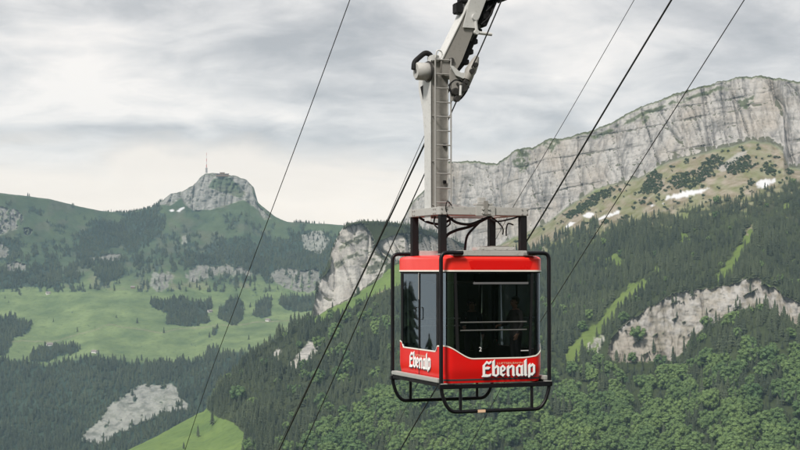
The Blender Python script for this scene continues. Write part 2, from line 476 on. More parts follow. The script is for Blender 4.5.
bkd = lambda x: skyd(x) + 260
skyj = lambda x: sky(x) + 1.2 * fbm(x * .1, 0, 2.4, 4, .6)
X, Y, D = sheet(60, 520, .75, [(bk, bkd, 12), (skyj, skyd, 140), (base, based, 30), (mb, mbd, 210), (bot, botd, 26), (bot2, bot2d, 1)])
D = smooth_rows(D, 3)
W0 = to_world(X, Y, D); wx, wy, wz = W0[..., 0], W0[..., 1], W0[..., 2]
cl = polys(X, Y, [[(314, 317), (317, 283), (331, 267), (329, 250), (338, 230), (350, 226), (363, 223), (369, 232), (374, 245), (392, 236), (410, 232), (450, 238), (480, 255), (440, 254), (405, 257), (389, 265), (378, 278), (350, 299), (330, 309)]], 5, .07, 6.3) * (Y >= skyj(X) - .5)
cl = np.maximum(cl, 0)
ledge_wood = polys(X, Y, [[(333, 262), (352, 254), (378, 244), (377, 249), (356, 259), (336, 268)], [(338, 246), (352, 238), (366, 233), (371, 238), (352, 246), (341, 252)], [(366, 276), (372, 256), (384, 250), (392, 256), (380, 272)], [(395, 230), (420, 226), (430, 240), (412, 246)]], 5, .12, 4.4) * (fbm(X * .2, Y * .3, 6.4, 3) > -.05)
rock2 = polys(X, Y, [[(291, 365), (300, 352), (308, 341), (319, 338), (317, 350), (304, 364), (294, 370)], [(275, 356), (279, 347), (283, 350), (279, 360)], [(392, 420), (404, 400), (410, 404), (400, 426)], [(420, 448), (428, 430), (434, 436)]], 7, .1, 3.3) * (fbm(X * .2, Y * .2, 5.5, 3) > -.2)
rock = np.maximum(cl * (1 - ledge_wood * .8), rock2)
bench = polys(X, Y, [[(311, 324), (319, 315), (339, 304), (350, 299), (378, 279), (392, 266), (440, 256), (480, 258), (480, 275), (420, 280), (392, 288), (367, 299), (339, 317)]], 3, .1, 2.2)
past = polys(X, Y, [[(60, 500), (60, 470), (124, 447), (161, 430), (187.5, 414), (205, 406), (214, 416), (221, 419), (231, 421), (247.5, 436), (238, 456), (230, 500)]], 3, .1, 1.2)
forest = (1 - bench) * (1 - past) * (1 - cl) * (1 - rock2)
forest = np.maximum(forest, ledge_wood)
forest *= (Y >= skyj(X) - 1)
s = wx * .8 + wy * .6
A = cl
D = D + A * np.clip(16 - (10 * ridged(s * .018, 1.1, wz * .003, 2) + 3 * fbm(s * .02, .4, wz * .06, 4) + 2 * fbm(s * .1, .3, wz * .1, 3) - 14 * fissure(perlin(s * .022 + .4 * perlin(s * .02, wz * .02, 3.), 1.4, wz * .004), .05) - 7 * fissure(perlin(s * .05, 3.3, wz * .012), .06)), 0, 70)
D = D + (1 - cl) * sst(0, 40, Y - sky(X)) * (26 * fbm(wx * .007, wy * .007, 5.7, 4) + 4 * fbm(wx * .03, wy * .03, 8.7, 3))
P = to_world(X, Y, D)
path = ((np.abs(Y - curve(X, [(360, 305), (380, 292.5), (400, 286), (430, 279)])) < .8) & (X > 366)).astype(float) * bench
mat_m = terrain_mat('ridge_rock_and_pasture', (.080, .128, .038), (.130, .185, .052), (.022, .026, .014), (.41, .395, .37), (.26, .25, .24), .024, (.39, .35, .30))
grid_mesh('ridge', P, {'rock': blur(rock, 1), 'dry': path * .9, 'forest': forest * .9, 'snow': np.zeros_like(X), 'ledge': cl}, mat_m, foot=True)
thin = .30 + .70 * sst(-.22, .16, fbm(wx * .016, wy * .016, 33., 4, .6))
LAND['mid'] = dict(X=X, Y=Y, P=P, forest=forest, thin=thin, shrub=np.zeros_like(X))

# ---------------- far range with the rocky summit, alps pastures and valley woods
sky = lambda x: curve(x, [(-160, 215), (-80, 204), (0, 193), (27, 196), (49, 199), (80, 206.5), (102, 211), (127, 213), (151, 208), (162, 201), (171, 193.5), (182, 191), (193, 185.5), (199.5, 178), (205, 174), (213, 173), (224, 174), (235.5, 176), (247, 180), (254, 188), (258, 203), (267, 210), (275.5, 216.7), (287, 222), (300, 223), (330, 224), (420, 232), (500, 250)])
skyd = lambda x: curve(x, [(-160, 4200), (0, 4350), (127, 4650), (182, 4600), (250, 4560), (300, 4450), (500, 4300)])
rb = lambda x: curve(x, [(-160, 262), (0, 246), (60, 240), (130, 232), (160, 214), (182, 211), (213, 212), (244, 210), (258, 222), (275, 236), (300, 245), (500, 262)])
rbd = lambda x: skyd(x) - curve(x, [(-160, 170), (100, 170), (160, 60), (182, 40), (250, 45), (275, 90), (320, 150), (500, 150)])
mt = lambda x: curve(x, [(-160, 296), (0, 293), (60, 293), (130, 291), (200, 300), (250, 306), (310, 300), (500, 300)])
mtd = lambda x: 0 * x + 3960
mb = lambda x: curve(x, [(-160, 356), (0, 358), (47, 364), (94, 356), (131, 362), (195, 360), (225, 353), (260, 350), (500, 350)])
mbd = lambda x: 0 * x + 3420
bot = lambda x: 0 * x + 458
botd = lambda x: 0 * x + 2980
bot2 = lambda x: 0 * x + 600
bot2d = lambda x: 0 * x + 2500
bk = lambda x: sky(x) + 14
bkd = lambda x: skyd(x) + 500
skyj = lambda x: sky(x) + (.5 + 1.1 * sst(158, 166, x) * (1 - sst(255, 300, x))) * fbm(x * .14, 0, 1.4, 4, .6)
X, Y, D = sheet(-160, 500, .8, [(bk, bkd, 10), (skyj, skyd, 75), (rb, rbd, 110), (mt, mtd, 90), (mb, mbd, 135), (bot, botd, 20), (bot2, bot2d, 1)])
D = smooth_rows(D, 3)
W0 = to_world(X, Y, D); wx, wy, wz = W0[..., 0], W0[..., 1], W0[..., 2]
Z3 = lambda pts: [(150 + a / 3, 150 + b / 3) for a, b in pts]
Z4 = lambda pts: [(a / 3.75, 180 + b / 3.75) for a, b in pts]
peak = polys(X, Y, [Z3([(25, 165), (45, 130), (70, 118), (110, 115), (150, 85), (165, 68), (200, 64), (260, 72), (300, 95), (322, 160), (345, 185), (365, 205), (340, 210), (325, 180), (300, 165), (280, 150), (230, 165), (180, 180), (130, 182), (105, 165), (95, 145), (60, 165)])], 2.5, .12, 2.0)
peak_green = polys(X, Y, [Z3([(175, 115), (190, 85), (240, 80), (285, 130), (270, 145), (215, 125)])], 3, .12, 3.0)
cliffs = polys(X, Y, [Z3([(95, 372), (130, 355), (165, 338), (180, 355), (240, 345), (300, 360), (330, 380), (270, 375), (215, 370), (165, 385), (120, 400)]),
                      Z3([(365, 378), (395, 360), (430, 372), (500, 380), (520, 410), (470, 430), (420, 415)]), Z3([(10, 400), (40, 360), (75, 380), (60, 410), (30, 430)]),
                      [(268, 276), (285, 266), (300, 270), (322, 268), (318, 288), (300, 292), (285, 288)],
                      Z4([(-60, 110), (0, 105), (70, 112), (88, 150), (60, 185), (0, 205), (-80, 200)]), Z4([(85, 180), (115, 175), (120, 200), (95, 210)]), Z4([(-30, 240), (15, 235), (30, 280), (0, 300)]), Z4([(0, 320), (60, 305), (115, 318), (100, 338), (20, 340)]),
                      Z4([(310, 295), (350, 290), (440, 275), (470, 285), (440, 300), (350, 302)])], 4.5, .13, 5.0)
cliffs = rough(cliffs, X, Y, 4, .6, .16, 12.)
cliffs *= (fbm(X * .28, Y * .07, 6.2, 4, .6) > -.17)
cliffs *= (fbm(X * .16, Y * .2, 3.9, 4) > -.28)
slides = polys(X, Y, [Z3([(95, 262), (108, 258), (110, 275), (98, 280)]), [(149, 286), (153, 270), (161, 276), (158, 292)], [(301, 236), (320, 230), (330, 240), (322, 254), (306, 250)]], 4, .12, 6.0) * .7
scree = polys(X, Y, [[(81, 440), (88, 430), (97.5, 423), (107, 408), (116, 399), (132, 390), (146, 382.5), (160, 386), (176, 384), (180, 397.5), (197, 409), (180, 411), (165, 413), (150, 418), (139, 425), (120, 432), (101, 446)]], 7, .09, 7.0)
scree = rough(scree, X, Y, 5, .6, .13, 2.)
scree *= 1 - (fbm(X * .1, Y * .14, 9.3, 4) > .32)
rock = np.clip(np.maximum.reduce([peak * .86 * (1 - .9 * peak_green), cliffs, slides, scree * .8]), 0, 1) * (Y >= skyj(X) - .5)
snow = polys(X, Y, [Z3([(58, 180), (70, 177), (73, 183), (62, 186)]), Z3([(78, 183), (92, 174), (104, 170), (104, 176), (90, 184)])], 1, .2, 1.0)
n1 = fbm(X * .045, Y * .075, 3.1, 4, .6)
wood = polys(X, Y, [Z3([(85, 355), (110, 310), (180, 320), (210, 262), (240, 275), (270, 262), (300, 290), (330, 268), (350, 280), (395, 285), (420, 255), (480, 245), (540, 240), (540, 380), (360, 385), (300, 372), (250, 352), (200, 345), (140, 350)]),
                    Z4([(300, 340), (290, 255), (330, 170), (400, 150), (460, 160), (480, 125), (562, 95), (600, 110), (600, 200), (562, 235), (450, 245), (400, 255), (370, 275)]), Z4([(360, 395), (365, 300), (430, 300), (440, 395)]), Z4([(500, 330), (505, 270), (545, 290), (540, 345)]),
                    Z4([(150, 400), (150, 310), (190, 305), (215, 350), (200, 400)]), Z4([(235, 390), (240, 310), (265, 310), (290, 380)]), Z4([(0, 330), (20, 210), (60, 200), (90, 260), (60, 300)]), Z4([(-100, 400), (-100, 335), (140, 340), (150, 395), (60, 400)]), Z4([(160, 275), (185, 220), (205, 230), (190, 285)]), Z4([(215, 205), (225, 165), (255, 165), (250, 210)])], 8, .06, 9.0)
soft = box_blur(box_blur(wood, 9), 9)
fine = fbm(X * .13, Y * .13, 9.9, 4, .7)
wood = sst(.26, .46, soft + .75 * n1 + .9 * fine)
bandm = sst(.0, .25, fbm(X * .02, Y * .03, 21., 3) + .12) * (Y > 214) * (Y < 292) * (Y > rb(X))
wood = np.maximum(wood, bandm * .9 * ((fine + .7 * fbm(X * .30, Y * .10, 3.2, 3)) > .05))
clumps = polys(X, Y, [[(149, 303), (152, 298), (168, 301), (178, 298), (187, 299), (197, 302), (209, 300), (213, 304), (206, 316), (212, 322), (190, 327), (163, 324), (170, 313), (152, 308)], [(-40, 352), (-40, 324), (5, 318), (14, 314), (20, 322), (31, 322), (30, 332), (12, 340), (8, 356)], [(216, 318), (226, 300), (243, 298), (244, 318), (236, 326)], [(252, 318), (256, 300), (272, 298), (270, 316)], [(205, 366), (207, 352), (211, 346), (217, 348), (220, 356), (224, 366)], [(276, 300), (290, 296), (318, 297), (318, 310), (300, 312), (284, 309)], [(212, 336), (215, 322), (218, 336)], [(30, 350), (50, 345), (66, 344), (80, 346), (78, 352), (60, 356), (44, 362), (30, 362)]], 4, .14, 4.0)
clumps = rough(clumps, X, Y, 3, .62, .2, 6.)
clumps = np.maximum(clumps, ((fbm(X * .3, Y * .35, 8.4, 3) > .50) & (Y > 294) & (Y < mb(X))).astype(float))
low = sst(-2, 3, Y - mb(X) + 5 * fbm(X * .08, Y * .08, 2.1, 3)) * (1 - scree)
forest = np.clip(np.maximum.reduce([wood * (Y < 296), clumps, low]), 0, 1) * (1 - rock) * (Y >= skyj(X) + 1)
s = wx
A = np.maximum(peak, cliffs * .6)
D = D + A * np.clip(22 - (20 * ridged(s * .012, 4.1, wz * .004, 3) + 9 * fbm(s * .03, 1.4, wz * .06, 4) + 4 * fbm(s * .1, .3, wz * .1, 3) - 16 * fissure(perlin(s * .02, 2.4, wz * .005), .06) - 9 * fissure(perlin(s * .045, 5.3, wz * .012), .07)), 0, 80)
D = D + (1 - A) * sst(0, 25, Y - sky(X)) * (40 * fbm(wx * .004, wy * .004, 2.7, 4) + 14 * fbm(wx * .012, wy * .012, 6.7, 3)) - scree * 8 * ridged(wx * .02, wy * .02, wz * .04, 3)
P = to_world(X, Y, D)
dark_turf = sst(300, 262, Y + 22 * fbm(X * .03, Y * .05, 5.4, 4))  # turf higher up, mixed towards the dark floor colour
dryL = sst(.05, .35, fbm(X * .05, Y * .09, 7.7, 4)) * .45 * (Y < 290)
road = (np.abs(Y - curve(X, [(-60, 345), (60, 340), (110, 325), (160, 332), (220, 326), (300, 318)]) - 4 * fbm(X * .03, 0, 3.)) < .45).astype(float) * .5
mat_l = terrain_mat('alp_rock_and_pasture', (.074, .112, .050), (.156, .205, .088), (.013, .025, .023), (.285, .278, .272), (.15, .15, .148), .016)
grid_mesh('hills', P, {'rock': blur(rock, 1), 'dry': np.maximum(dryL, road), 'forest': np.clip(forest * .85 + .62 * dark_turf * (1 - rock), 0, .9), 'snow': blur(snow, 1), 'ledge': A * .8}, mat_l, foot=True)
LAND['far'] = dict(X=X, Y=Y, P=P, forest=forest, shrub=np.zeros_like(X))

# ---------------- valley floor to the horizon, and the steep hillside the line climbs (under and behind the viewer)
gm, nt, bs = new_mat('valley_turf')
v = mapping(nt, (1, 1, 1))
nt.links.new(mixc(nt, ramp(nt, noise(nt, .004, 8, .6, v), [(.4, 0), (.6, 1)]), (.03, .045, .02), (.10, .15, .04)), bs.inputs['Base Color'])
bs.inputs['Roughness'].default_value = .95
n = 60
gx = np.linspace(-5600, 5600, n); gy = np.linspace(-5600, 5600, n)
GX, GY = np.meshgrid(gx, gy)
grid_mesh('valley_ground', np.stack([GX, GY, -640 + 25 * fbm(GX * .001, GY * .001, 2., 3)], -1)[:, ::-1], {}, gm)
n = 220
gx = np.linspace(-420, 420, n); gy = np.linspace(-330, 640, n + 40)
GX, GY = np.meshgrid(gx, gy)
prof = np.interp(GY, [-330, -230, -60, -12, 0, 40, 640], [110, 120, 44, 3, -7, -38, -650])
prof = np.where(GY < 0, -9 + (prof + 9) * sst(-70, 40, GX - .35 * GY), prof)
rough_ = 1 - np.exp(-np.hypot(GX, GY - 10) / 60)
HZ = prof + rough_ * (26 * fbm(GX * .012, GY * .012, 1.5, 4) - .0004 * GX ** 2) + 1.2 * fbm(GX * .08, GY * .08, 2.5, 3) - 1.5
HZ = np.where(GY > 0, np.minimum(HZ, prof + 4), HZ)
spur = sst(6, 26, -GX - .36 * np.maximum(GY, 0)) * sst(-60, 20, GY) * sst(330, 180, GY)  # out-of-view spur added so its spruces mirror in the door glass
HZ = HZ * (1 - spur) + spur * (-15 - .03 * np.abs(GX + 110) + 5 * fbm(GX * .03, GY * .03, 7.5, 3))
hm = terrain_mat('hillside_turf', (.07, .11, .03), (.11, .15, .04), (.016, .024, .012), (.36, .33, .30), (.22, .21, .2), .05)
HILL = (GX, GY, HZ)
hs = grid_mesh('hillside', np.stack([GX, GY, HZ], -1)[:, ::-1], {'rock': (fbm(GX * .03, GY * .03, 5., 4) > .3).astype(float), 'dry': np.zeros_like(GX), 'forest': .75 * (GY < 60), 'snow': np.zeros_like(GX), 'ledge': np.zeros_like(GX)}, hm)
# ------------------------------------------------------------------ trees
def foliage_mat(name, dark, light, scale=.9):
    m, nt, bs = new_mat(name)
    oi = nt.nodes.new('ShaderNodeObjectInfo')
    v = mapping(nt, (1, 1, 1))
    n1 = noise(nt, scale, 3, .6, v)
    stand = noise(nt, .013, 4, .65, oi.outputs['Location'])
    pickf = math_(nt, 'ADD', math_(nt, 'MULTIPLY', oi.outputs['Random'], .5), ramp(nt, stand, [(.40, 0), (.60, .6)]), True)
    c = mixc(nt, pickf, dark, light)
    c = mixc(nt, math_(nt, 'MULTIPLY', ramp(nt, n1, [(.35, 0), (.7, 1)]), .55), c, tuple(min(1, k * 1.75) for k in light))
    nt.links.new(c, bs.inputs['Base Color'])
    bs.inputs['Roughness'].default_value = .8
    bs.inputs['Specular IOR Level'].default_value = .2
    return m
conifer_green = foliage_mat('spruce_needles', (.008, .015, .012), (.060, .074, .040))
leaf_green = foliage_mat('beech_leaves', (.037, .077, .033), (.118, .172, .058), .2)
pine_green = foliage_mat('dwarf_pine_needles', (.028, .045, .022), (.045, .065, .028))
bark = painted('bark', (.075, .058, .045), .9, 0, .3, 1.5)

def conifer_crown(seed, H=1.0, R=.16, tiers=8, pts=7, z0=.10):
    """drooping whorls of branches round a spire; height 1"""
    r = random.Random(seed)
    mb = MB()
    lean = (r.uniform(-.012, .012), r.uniform(-.012, .012))
    for t in range(tiers):
        f = t / (tiers - 1)
        zc = z0 + (1 - z0) * f ** .92
        rad = R * (1 - f) ** .8 * r.uniform(.82, 1.15) + .012
        top = min(1.0, zc + (1 - z0) / tiers * 1.75) if t < tiers - 1 else 1.0
        a0 = r.uniform(0, 6.3)
        vs = [(lean[0] * top, lean[1] * top, top)]
        n = pts * 2
        for k in range(n):
            a = a0 + 2 * math.pi * k / n + r.uniform(-.12, .12)
            q = rad * (r.uniform(.85, 1.25) if k % 2 == 0 else r.uniform(.45, .65))
            zz = zc - (.035 if k % 2 == 0 else -.02) * r.uniform(.4, 1.4)
            vs.append((q * math.cos(a) + lean[0] * zc, q * math.sin(a) + lean[1] * zc, zz * H))
        mb.add(vs, [[0, 1 + k, 1 + (k + 1) % n] for k in range(n)])
    return mb

def leaf_crown(seed, n_clump=12, leaves=60):
    """broad crown about 1 high and .85 wide: uneven boughs, each a rough lump dressed with leaf sprays"""
    r = random.Random(seed)
    mb = MB()
    clumps = [(0, 0, .50, .27)]
    for i in range(n_clump):
        a = i * 2.4 + r.uniform(-.5, .5); h = .26 + .58 * ((i + r.uniform(0, 1)) / n_clump)
        prof = .36 * math.sin(math.pi * min(1, max(.12, (h - .08) / .98))) ** .6
        q = prof * r.uniform(.65, 1.0)
        clumps.append((q * math.cos(a), q * math.sin(a), h, r.uniform(.11, .18) * (1.12 - .3 * h)))
    clumps.append((r.uniform(-.05, .05), r.uniform(-.05, .05), .86, .12))
    for cx, cy, cz, cr in clumps:
        bm = bmesh.new(); bmesh.ops.create_icosphere(bm, subdivisions=2, radius=1)
        for v in bm.verts:
            k = 1 + .22 * math.sin(v.co.x * 5.1 + cx * 40) * math.sin(v.co.y * 4.7 + cy * 37) + .16 * math.sin(v.co.z * 6.3 + seed) + r.uniform(-.13, .13)
            v.co = Vector((cx, cy, cz)) + v.co * cr * k * .78 * Vector((1, 1, .8)).length / 1.62
        mb.bm(bm)
        for _ in range(leaves):
            while True:
                d = Vector((r.gauss(0, 1), r.gauss(0, 1), r.gauss(.25, 1)))
                if d.length > .1: break
            d.normalize()
            p = Vector((cx, cy, cz)) + d * cr * r.uniform(.90, 1.18)
            nrm = (d + Vector((r.gauss(0, .25), r.gauss(0, .25), r.gauss(.25, .2)))).normalized()
            t = nrm.cross(Vector((r.gauss(0, 1), r.gauss(0, 1), r.gauss(0, 1)))).normalized()
            b = nrm.cross(t)
            s = r.uniform(.018, .040)
            mb.add([p - t * s, p - b * s * .8, p + t * s * 1.1, p + b * s * .8], [[0, 1, 2, 3]])
    return mb

def trunk_mb(seed, h=.5, r0=.02, limbs=0):
    r = random.Random(seed); mb = MB()
    mb.tube([(0, 0, -.04), (0, 0, h * .3), (r.uniform(-.01, .01), r.uniform(-.01, .01), h)], [r0 * 1.3, r0, r0 * .35], 6)
    for k in range(limbs):
        a = 6.28 * k / limbs + r.uniform(-.4, .4); z = h * r.uniform(.45, .8)
        mb.tube([(0, 0, z), (.14 * math.cos(a), .14 * math.sin(a), z + .14), (.27 * math.cos(a), .27 * math.sin(a), z + .3)], [r0 * .55, r0 * .4, r0 * .15], 5)
    return mb

def mesh_of(mb, name, mats):
    o = mb.build(name, mats); me = o.data
    bpy.data.objects.remove(o)
    return me
CON = [mesh_of(conifer_crown(i, R=.15 + .02 * (i % 3)), 'conifer_crown', conifer_green) for i in range(5)]
CON_T = mesh_of(trunk_mb(1, .9, .014), 'conifer_trunk', bark)
LEAF = [mesh_of(leaf_crown(20 + i), 'leaf_crown', leaf_green) for i in range(5)]
LEAF_T = [mesh_of(trunk_mb(30 + i, .6, .022, 4), 'leaf_trunk', bark) for i in range(2)]
def shrub_mesh(i):
    return mesh_of(leaf_crown(60 + i, 5, 14), 'shrub_crown', pine_green)
SHR = [shrub_mesh(i) for i in range(3)]
def whole(crown, trunk, name):
    """crown and trunk in one mesh, for the mass of trees too many to part"""
    me = bpy.data.meshes.new(name)
    V = [v.co[:] for v in crown.vertices] + [v.co[:] for v in trunk.vertices]
    k = len(crown.vertices)
    Fc = [list(p.vertices) for p in crown.polygons]; Ft = [[k + i for i in p.vertices] for p in trunk.polygons]
    me.from_pydata(V, [], Fc + Ft); me.materials.append(crown.materials[0]); me.materials.append(bark)
    me.polygons.foreach_set('material_index', [0] * len(Fc) + [1] * len(Ft))
    return me
CON_W = [whole(c, CON_T, 'conifer') for c in CON]
LEAF_W = [whole(c, LEAF_T[i % 2], 'broadleaf') for i, c in enumerate(LEAF)]

def scatter(land, density, spacing):
    """random spots on a slope, as many per real area everywhere"""
    P, X, Y = land['P'], land['X'], land['Y']
    a = P[1:, :-1] - P[:-1, :-1]; b = P[:-1, 1:] - P[:-1, :-1]
    hor = np.abs(a[..., 0] * b[..., 1] - a[..., 1] * b[..., 0])
    full = np.linalg.norm(np.cross(a, b), axis=-1)
    w = np.minimum(hor * 1.3, full) * density[:-1, :-1]
    n = int(w.sum() / spacing ** 2)
    cdf = np.cumsum(w.reshape(-1)); cdf /= cdf[-1]
    k = np.searchsorted(cdf, RNG.random(n))
    i, j = np.unravel_index(k, w.shape)
    u, v = RNG.random((n, 1)), RNG.random((n, 1))
    pos = P[i, j] + a[i, j] * u + b[i, j] * v
    return pos, X[i, j], Y[i, j]

def forest_object(name, label_kind, pos, scale, rot, meshes, group_kind='stuff'):
    """one mass of trees: points carrying size and turn, dressed by a node group"""
    me = bpy.data.meshes.new(name)
    me.vertices.add(len(pos)); me.vertices.foreach_set('co', np.asarray(pos, np.float32).reshape(-1))
    a = me.attributes.new('size', 'FLOAT_VECTOR', 'POINT'); a.data.foreach_set('vector', np.asarray(scale, np.float32).reshape(-1))
    a = me.attributes.new('turn', 'FLOAT', 'POINT'); a.data.foreach_set('value', np.asarray(rot, np.float32))
    a = me.attributes.new('pick', 'INT', 'POINT'); a.data.foreach_set('value', RNG.integers(0, len(meshes), len(pos)).astype(np.int32))
    o = bpy.data.objects.new(name, me); C.objects.link(o)
    ng = bpy.data.node_groups.new(name, 'GeometryNodeTree')
    ng.interface.new_socket('Geometry', in_out='INPUT', socket_type='NodeSocketGeometry')
    ng.interface.new_socket('Geometry', in_out='OUTPUT', socket_type='NodeSocketGeometry')
    gi, go = ng.nodes.new('NodeGroupInput'), ng.nodes.new('NodeGroupOutput')
    jn = ng.nodes.new('GeometryNodeJoinGeometry')
    for m in reversed(meshes):
        po = bpy.data.objects.new(m.name, m)
        inf = ng.nodes.new('GeometryNodeObjectInfo'); inf.inputs['Object'].default_value = po
        inf.inputs['As Instance'].default_value = True
        ng.links.new(inf.outputs['Geometry'], jn.inputs[0])
    iop = ng.nodes.new('GeometryNodeInstanceOnPoints')
    iop.inputs['Pick Instance'].default_value = True
    def named(n, t):
        q = ng.nodes.new('GeometryNodeInputNamedAttribute'); q.data_type = t; q.inputs['Name'].default_value = n
        return [s for s in q.outputs if s.enabled and s.name == 'Attribute'][0]
    cx = ng.nodes.new('ShaderNodeCombineXYZ')
    ng.links.new(named('turn', 'FLOAT'), cx.inputs[2])
    er = ng.nodes.new('FunctionNodeEulerToRotation')
    ng.links.new(cx.outputs[0], er.inputs[0])
    ng.links.new(gi.outputs[0], iop.inputs['Points'])
    ng.links.new(jn.outputs[0], iop.inputs['Instance'])
    ng.links.new(named('pick', 'INT'), iop.inputs['Instance Index'])
    ng.links.new(er.outputs[0], iop.inputs['Rotation'])
    ng.links.new(named('size', 'FLOAT_VECTOR'), iop.inputs['Scale'])
    ng.links.new(iop.outputs[0], go.inputs[0])
    md = o.modifiers.new('trees', 'NODES'); md.node_group = ng
    tag(o, label_kind, 'forest', kind='stuff')
    return o

def photo_px(pos):
    p = np.asarray(pos, float)
    x, y, z = p[:, 0], p[:, 1], p[:, 2]
    dep = y * CP + z * SP
    up = -y * SP + z * CP
    return 400 + F * x / dep, 225 - F * up / dep, dep

# which part of the forest is broadleaved
R_ = LAND['right']; M_ = LAND['mid']; L_ = LAND['far']
def leafy(X, Y):
    edge = curve(X, [(200, 470), (300, 452), (330, 425), (345, 398), (370, 392), (400, 388), (440, 398), (540, 398), (600, 398), (640, 384), (657, 379), (690, 368), (711, 355), (760, 352), (800, 362), (900, 370)])
    m = Y + 16 * fbm(X * .035, Y * .05, 3.4, 4) - edge
    mix = sst(-12, 14, m) * (1 - .9 * sst(-.06, .10, fbm(X * .032, Y * .045, 7.9, 4)))
    mix = np.maximum(mix, .03 + .05 * (Y > 300) + .45 * ((fbm(X * .05, Y * .07, 2.9, 3) > .27) & (Y > 318)))
    return mix
def leafy_mid(X, Y):
    return np.where(X < 300, leafy(X, Y) * .35, leafy(X, Y) * .8) * (Y > 300)

con_p, con_s, leaf_p, leaf_s = [], [], [], []
for land, fn, sp in ((R_, leafy, 5.4), (M_, leafy_mid, 5.3)):
    mixm = fn(land['X'], land['Y'])
    p, x, y = scatter(land, np.clip(land['forest'], 0, 1) * (1 - mixm) * (land['forest'] > .25) * land['thin'], sp)
    con_p.append(p)
    big = .70 + .50 * sst(-.3, .4, fbm(p[:, 0] * .012, p[:, 1] * .012, 1.1, 3))
    con_s.append((7 + 15.5 * RNG.random(len(p)) ** 1.35) * big * np.where(y < 225, .62, 1) * np.where((land is M_) & (y < 292), .42, 1))
    p, x, y = scatter(land, np.clip(land['forest'], 0, 1) * mixm * (land['forest'] > .25), 9.6)
    leaf_p.append(p); leaf_s.append((8.5 + 14.5 * RNG.random(len(p)) ** 1.2) * np.where(y < 320, .62, 1))
con_p, con_s = np.vstack(con_p), np.concatenate(con_s)
leaf_p, leaf_s = np.vstack(leaf_p), np.concatenate(leaf_s)

def split(pos, size, count, room):
    """the trees that show largest and stand apart in view -> single things; the rest -> one mass"""
    px, py, dep = photo_px(pos)
    big = size / dep
    # what stands just in front of a tree hides its foot: look for trees whose crown tops are near the front
    ok = (px > 4) & (px < 796) & (py < 449) & (py > 300) & ~((px > 384) & (px < 556) & (py < 418))
    score = np.where(ok, big, -1)
    order = np.argsort(-score)
    take, cells = [], set()
    for i in order:
        if score[i] < 0 or len(take) >= count: break
        c = (int(px[i] / room), int(py[i] / room))
        if c in cells: continue
        cells.add(c); take.append(i)
    take = np.array(take); rest = np.ones(len(pos), bool); rest[take] = False
    return take, rest
ci, crest = split(con_p, con_s, 300, 3.0)
li, lrest = split(leaf_p, leaf_s, 300, 3.2)

def single_tree(name, label, cat, group, loc, h, wide, crown, trunk):
    t = empty(name, loc, random.uniform(0, 6.28)); t.empty_display_size = 2
    t.scale = (h * wide, h * wide, h)
    tag(t, label, cat, group)
    for nm, me in (('crown', crown), ('trunk', trunk)):
        o = bpy.data.objects.new(nm, me); C.objects.link(o); o.parent = t
    return t
for i in ci:
    single_tree('conifer_tree', 'dark green conifer among the others in the forest on the lower slopes', 'tree', 'conifers in the forest on the lower slopes', con_p[i], con_s[i], random.uniform(.8, 1.25), random.choice(CON), CON_T)
for i in li:
    single_tree('broadleaf_tree', 'round green broadleaf tree in the mixed wood at the slope foot', 'tree', 'broadleaf trees at the foot of the slopes', leaf_p[i], leaf_s[i], random.uniform(.9, 1.25), random.choice(LEAF), random.choice(LEAF_T))

def sizes(h, lo, hi):
    w = h * RNG.uniform(lo, hi, len(h))
    return np.stack([w, w, h], -1)
forest_object('conifer_forest', 'dense dark conifer forest covering the ridge and the slope under the long cliff', con_p[crest], sizes(con_s[crest], .8, 1.25), RNG.uniform(0, 6.28, crest.sum()), CON_W)
forest_object('broadleaf_forest', 'mass of bright green broadleaf wood along the foot of the slopes', leaf_p[lrest], sizes(leaf_s[lrest], .9, 1.3), RNG.uniform(0, 6.28, lrest.sum()), LEAF_W)
# dwarf pines on the dry terrace
p, x, y = scatter(R_, R_['shrub'], 3.4)
h = RNG.uniform(2.2, 4.6, len(p))
forest_object('dwarf_pine_scrub', 'dark patches of dwarf pine on the dry terrace under the long cliff', p, sizes(h, 1.2, 2.0), RNG.uniform(0, 6.28, len(p)), SHR)
# woods of the far range
p, x, y = scatter(L_, L_['forest'], 7.4)
h = RNG.uniform(8, 17, len(p)) * np.where(y < 255, .75, 1)
forest_object('distant_forest', 'blue green woods on the far range and in the valley below its pastures', p, sizes(h, 1.0, 1.6), RNG.uniform(0, 6.28, len(p)), CON_W)
# skyline trees on top of the middle ridge
def ground_point(land, x, y):
    d = (land['X'] - x) ** 2 + (land['Y'] - y) ** 2
    return land['P'].reshape(-1, 3)[int(np.argmin(d))]
pp, hh = [], []
for k in range(150):
    x = RNG.uniform(318, 425)
    yk = float(np.interp(x, [318, 333, 339, 346, 360, 378, 405, 425], [286, 246, 235, 226, 223, 223, 226, 231]))
    pp.append(ground_point(M_, x, yk + RNG.uniform(.2, 2.2))); hh.append(RNG.uniform(3.5, 9))
hh = np.array(hh)
forest_object('skyline_trees', 'thin row of dark conifers along the top of the pale cliff head', np.array(pp), sizes(hh, 1.0, 1.5), RNG.uniform(0, 6.28, len(hh)), CON_W)
# spruces on the added, unseen near spur left of the line
gx_, gy_, gz_ = HILL
sp_ = []
for k in range(34):
    x, y = -RNG.uniform(40, 190), RNG.uniform(40, 210)
    if -x < .36 * y + 24: continue
    j = int(np.argmin(np.abs(gx_[0] - x))); i = int(np.argmin(np.abs(gy_[:, 0] - y)))
    sp_.append((x, y, gz_[i, j] - .3))
hs_ = RNG.uniform(7, 17, len(sp_))
forest_object('spur_spruces', 'open stand of spruces on the spur beside the line, seen only mirrored in the door glass', np.array(sp_), sizes(hs_, 1.1, 1.6), RNG.uniform(0, 6.28, len(sp_)), CON_W)
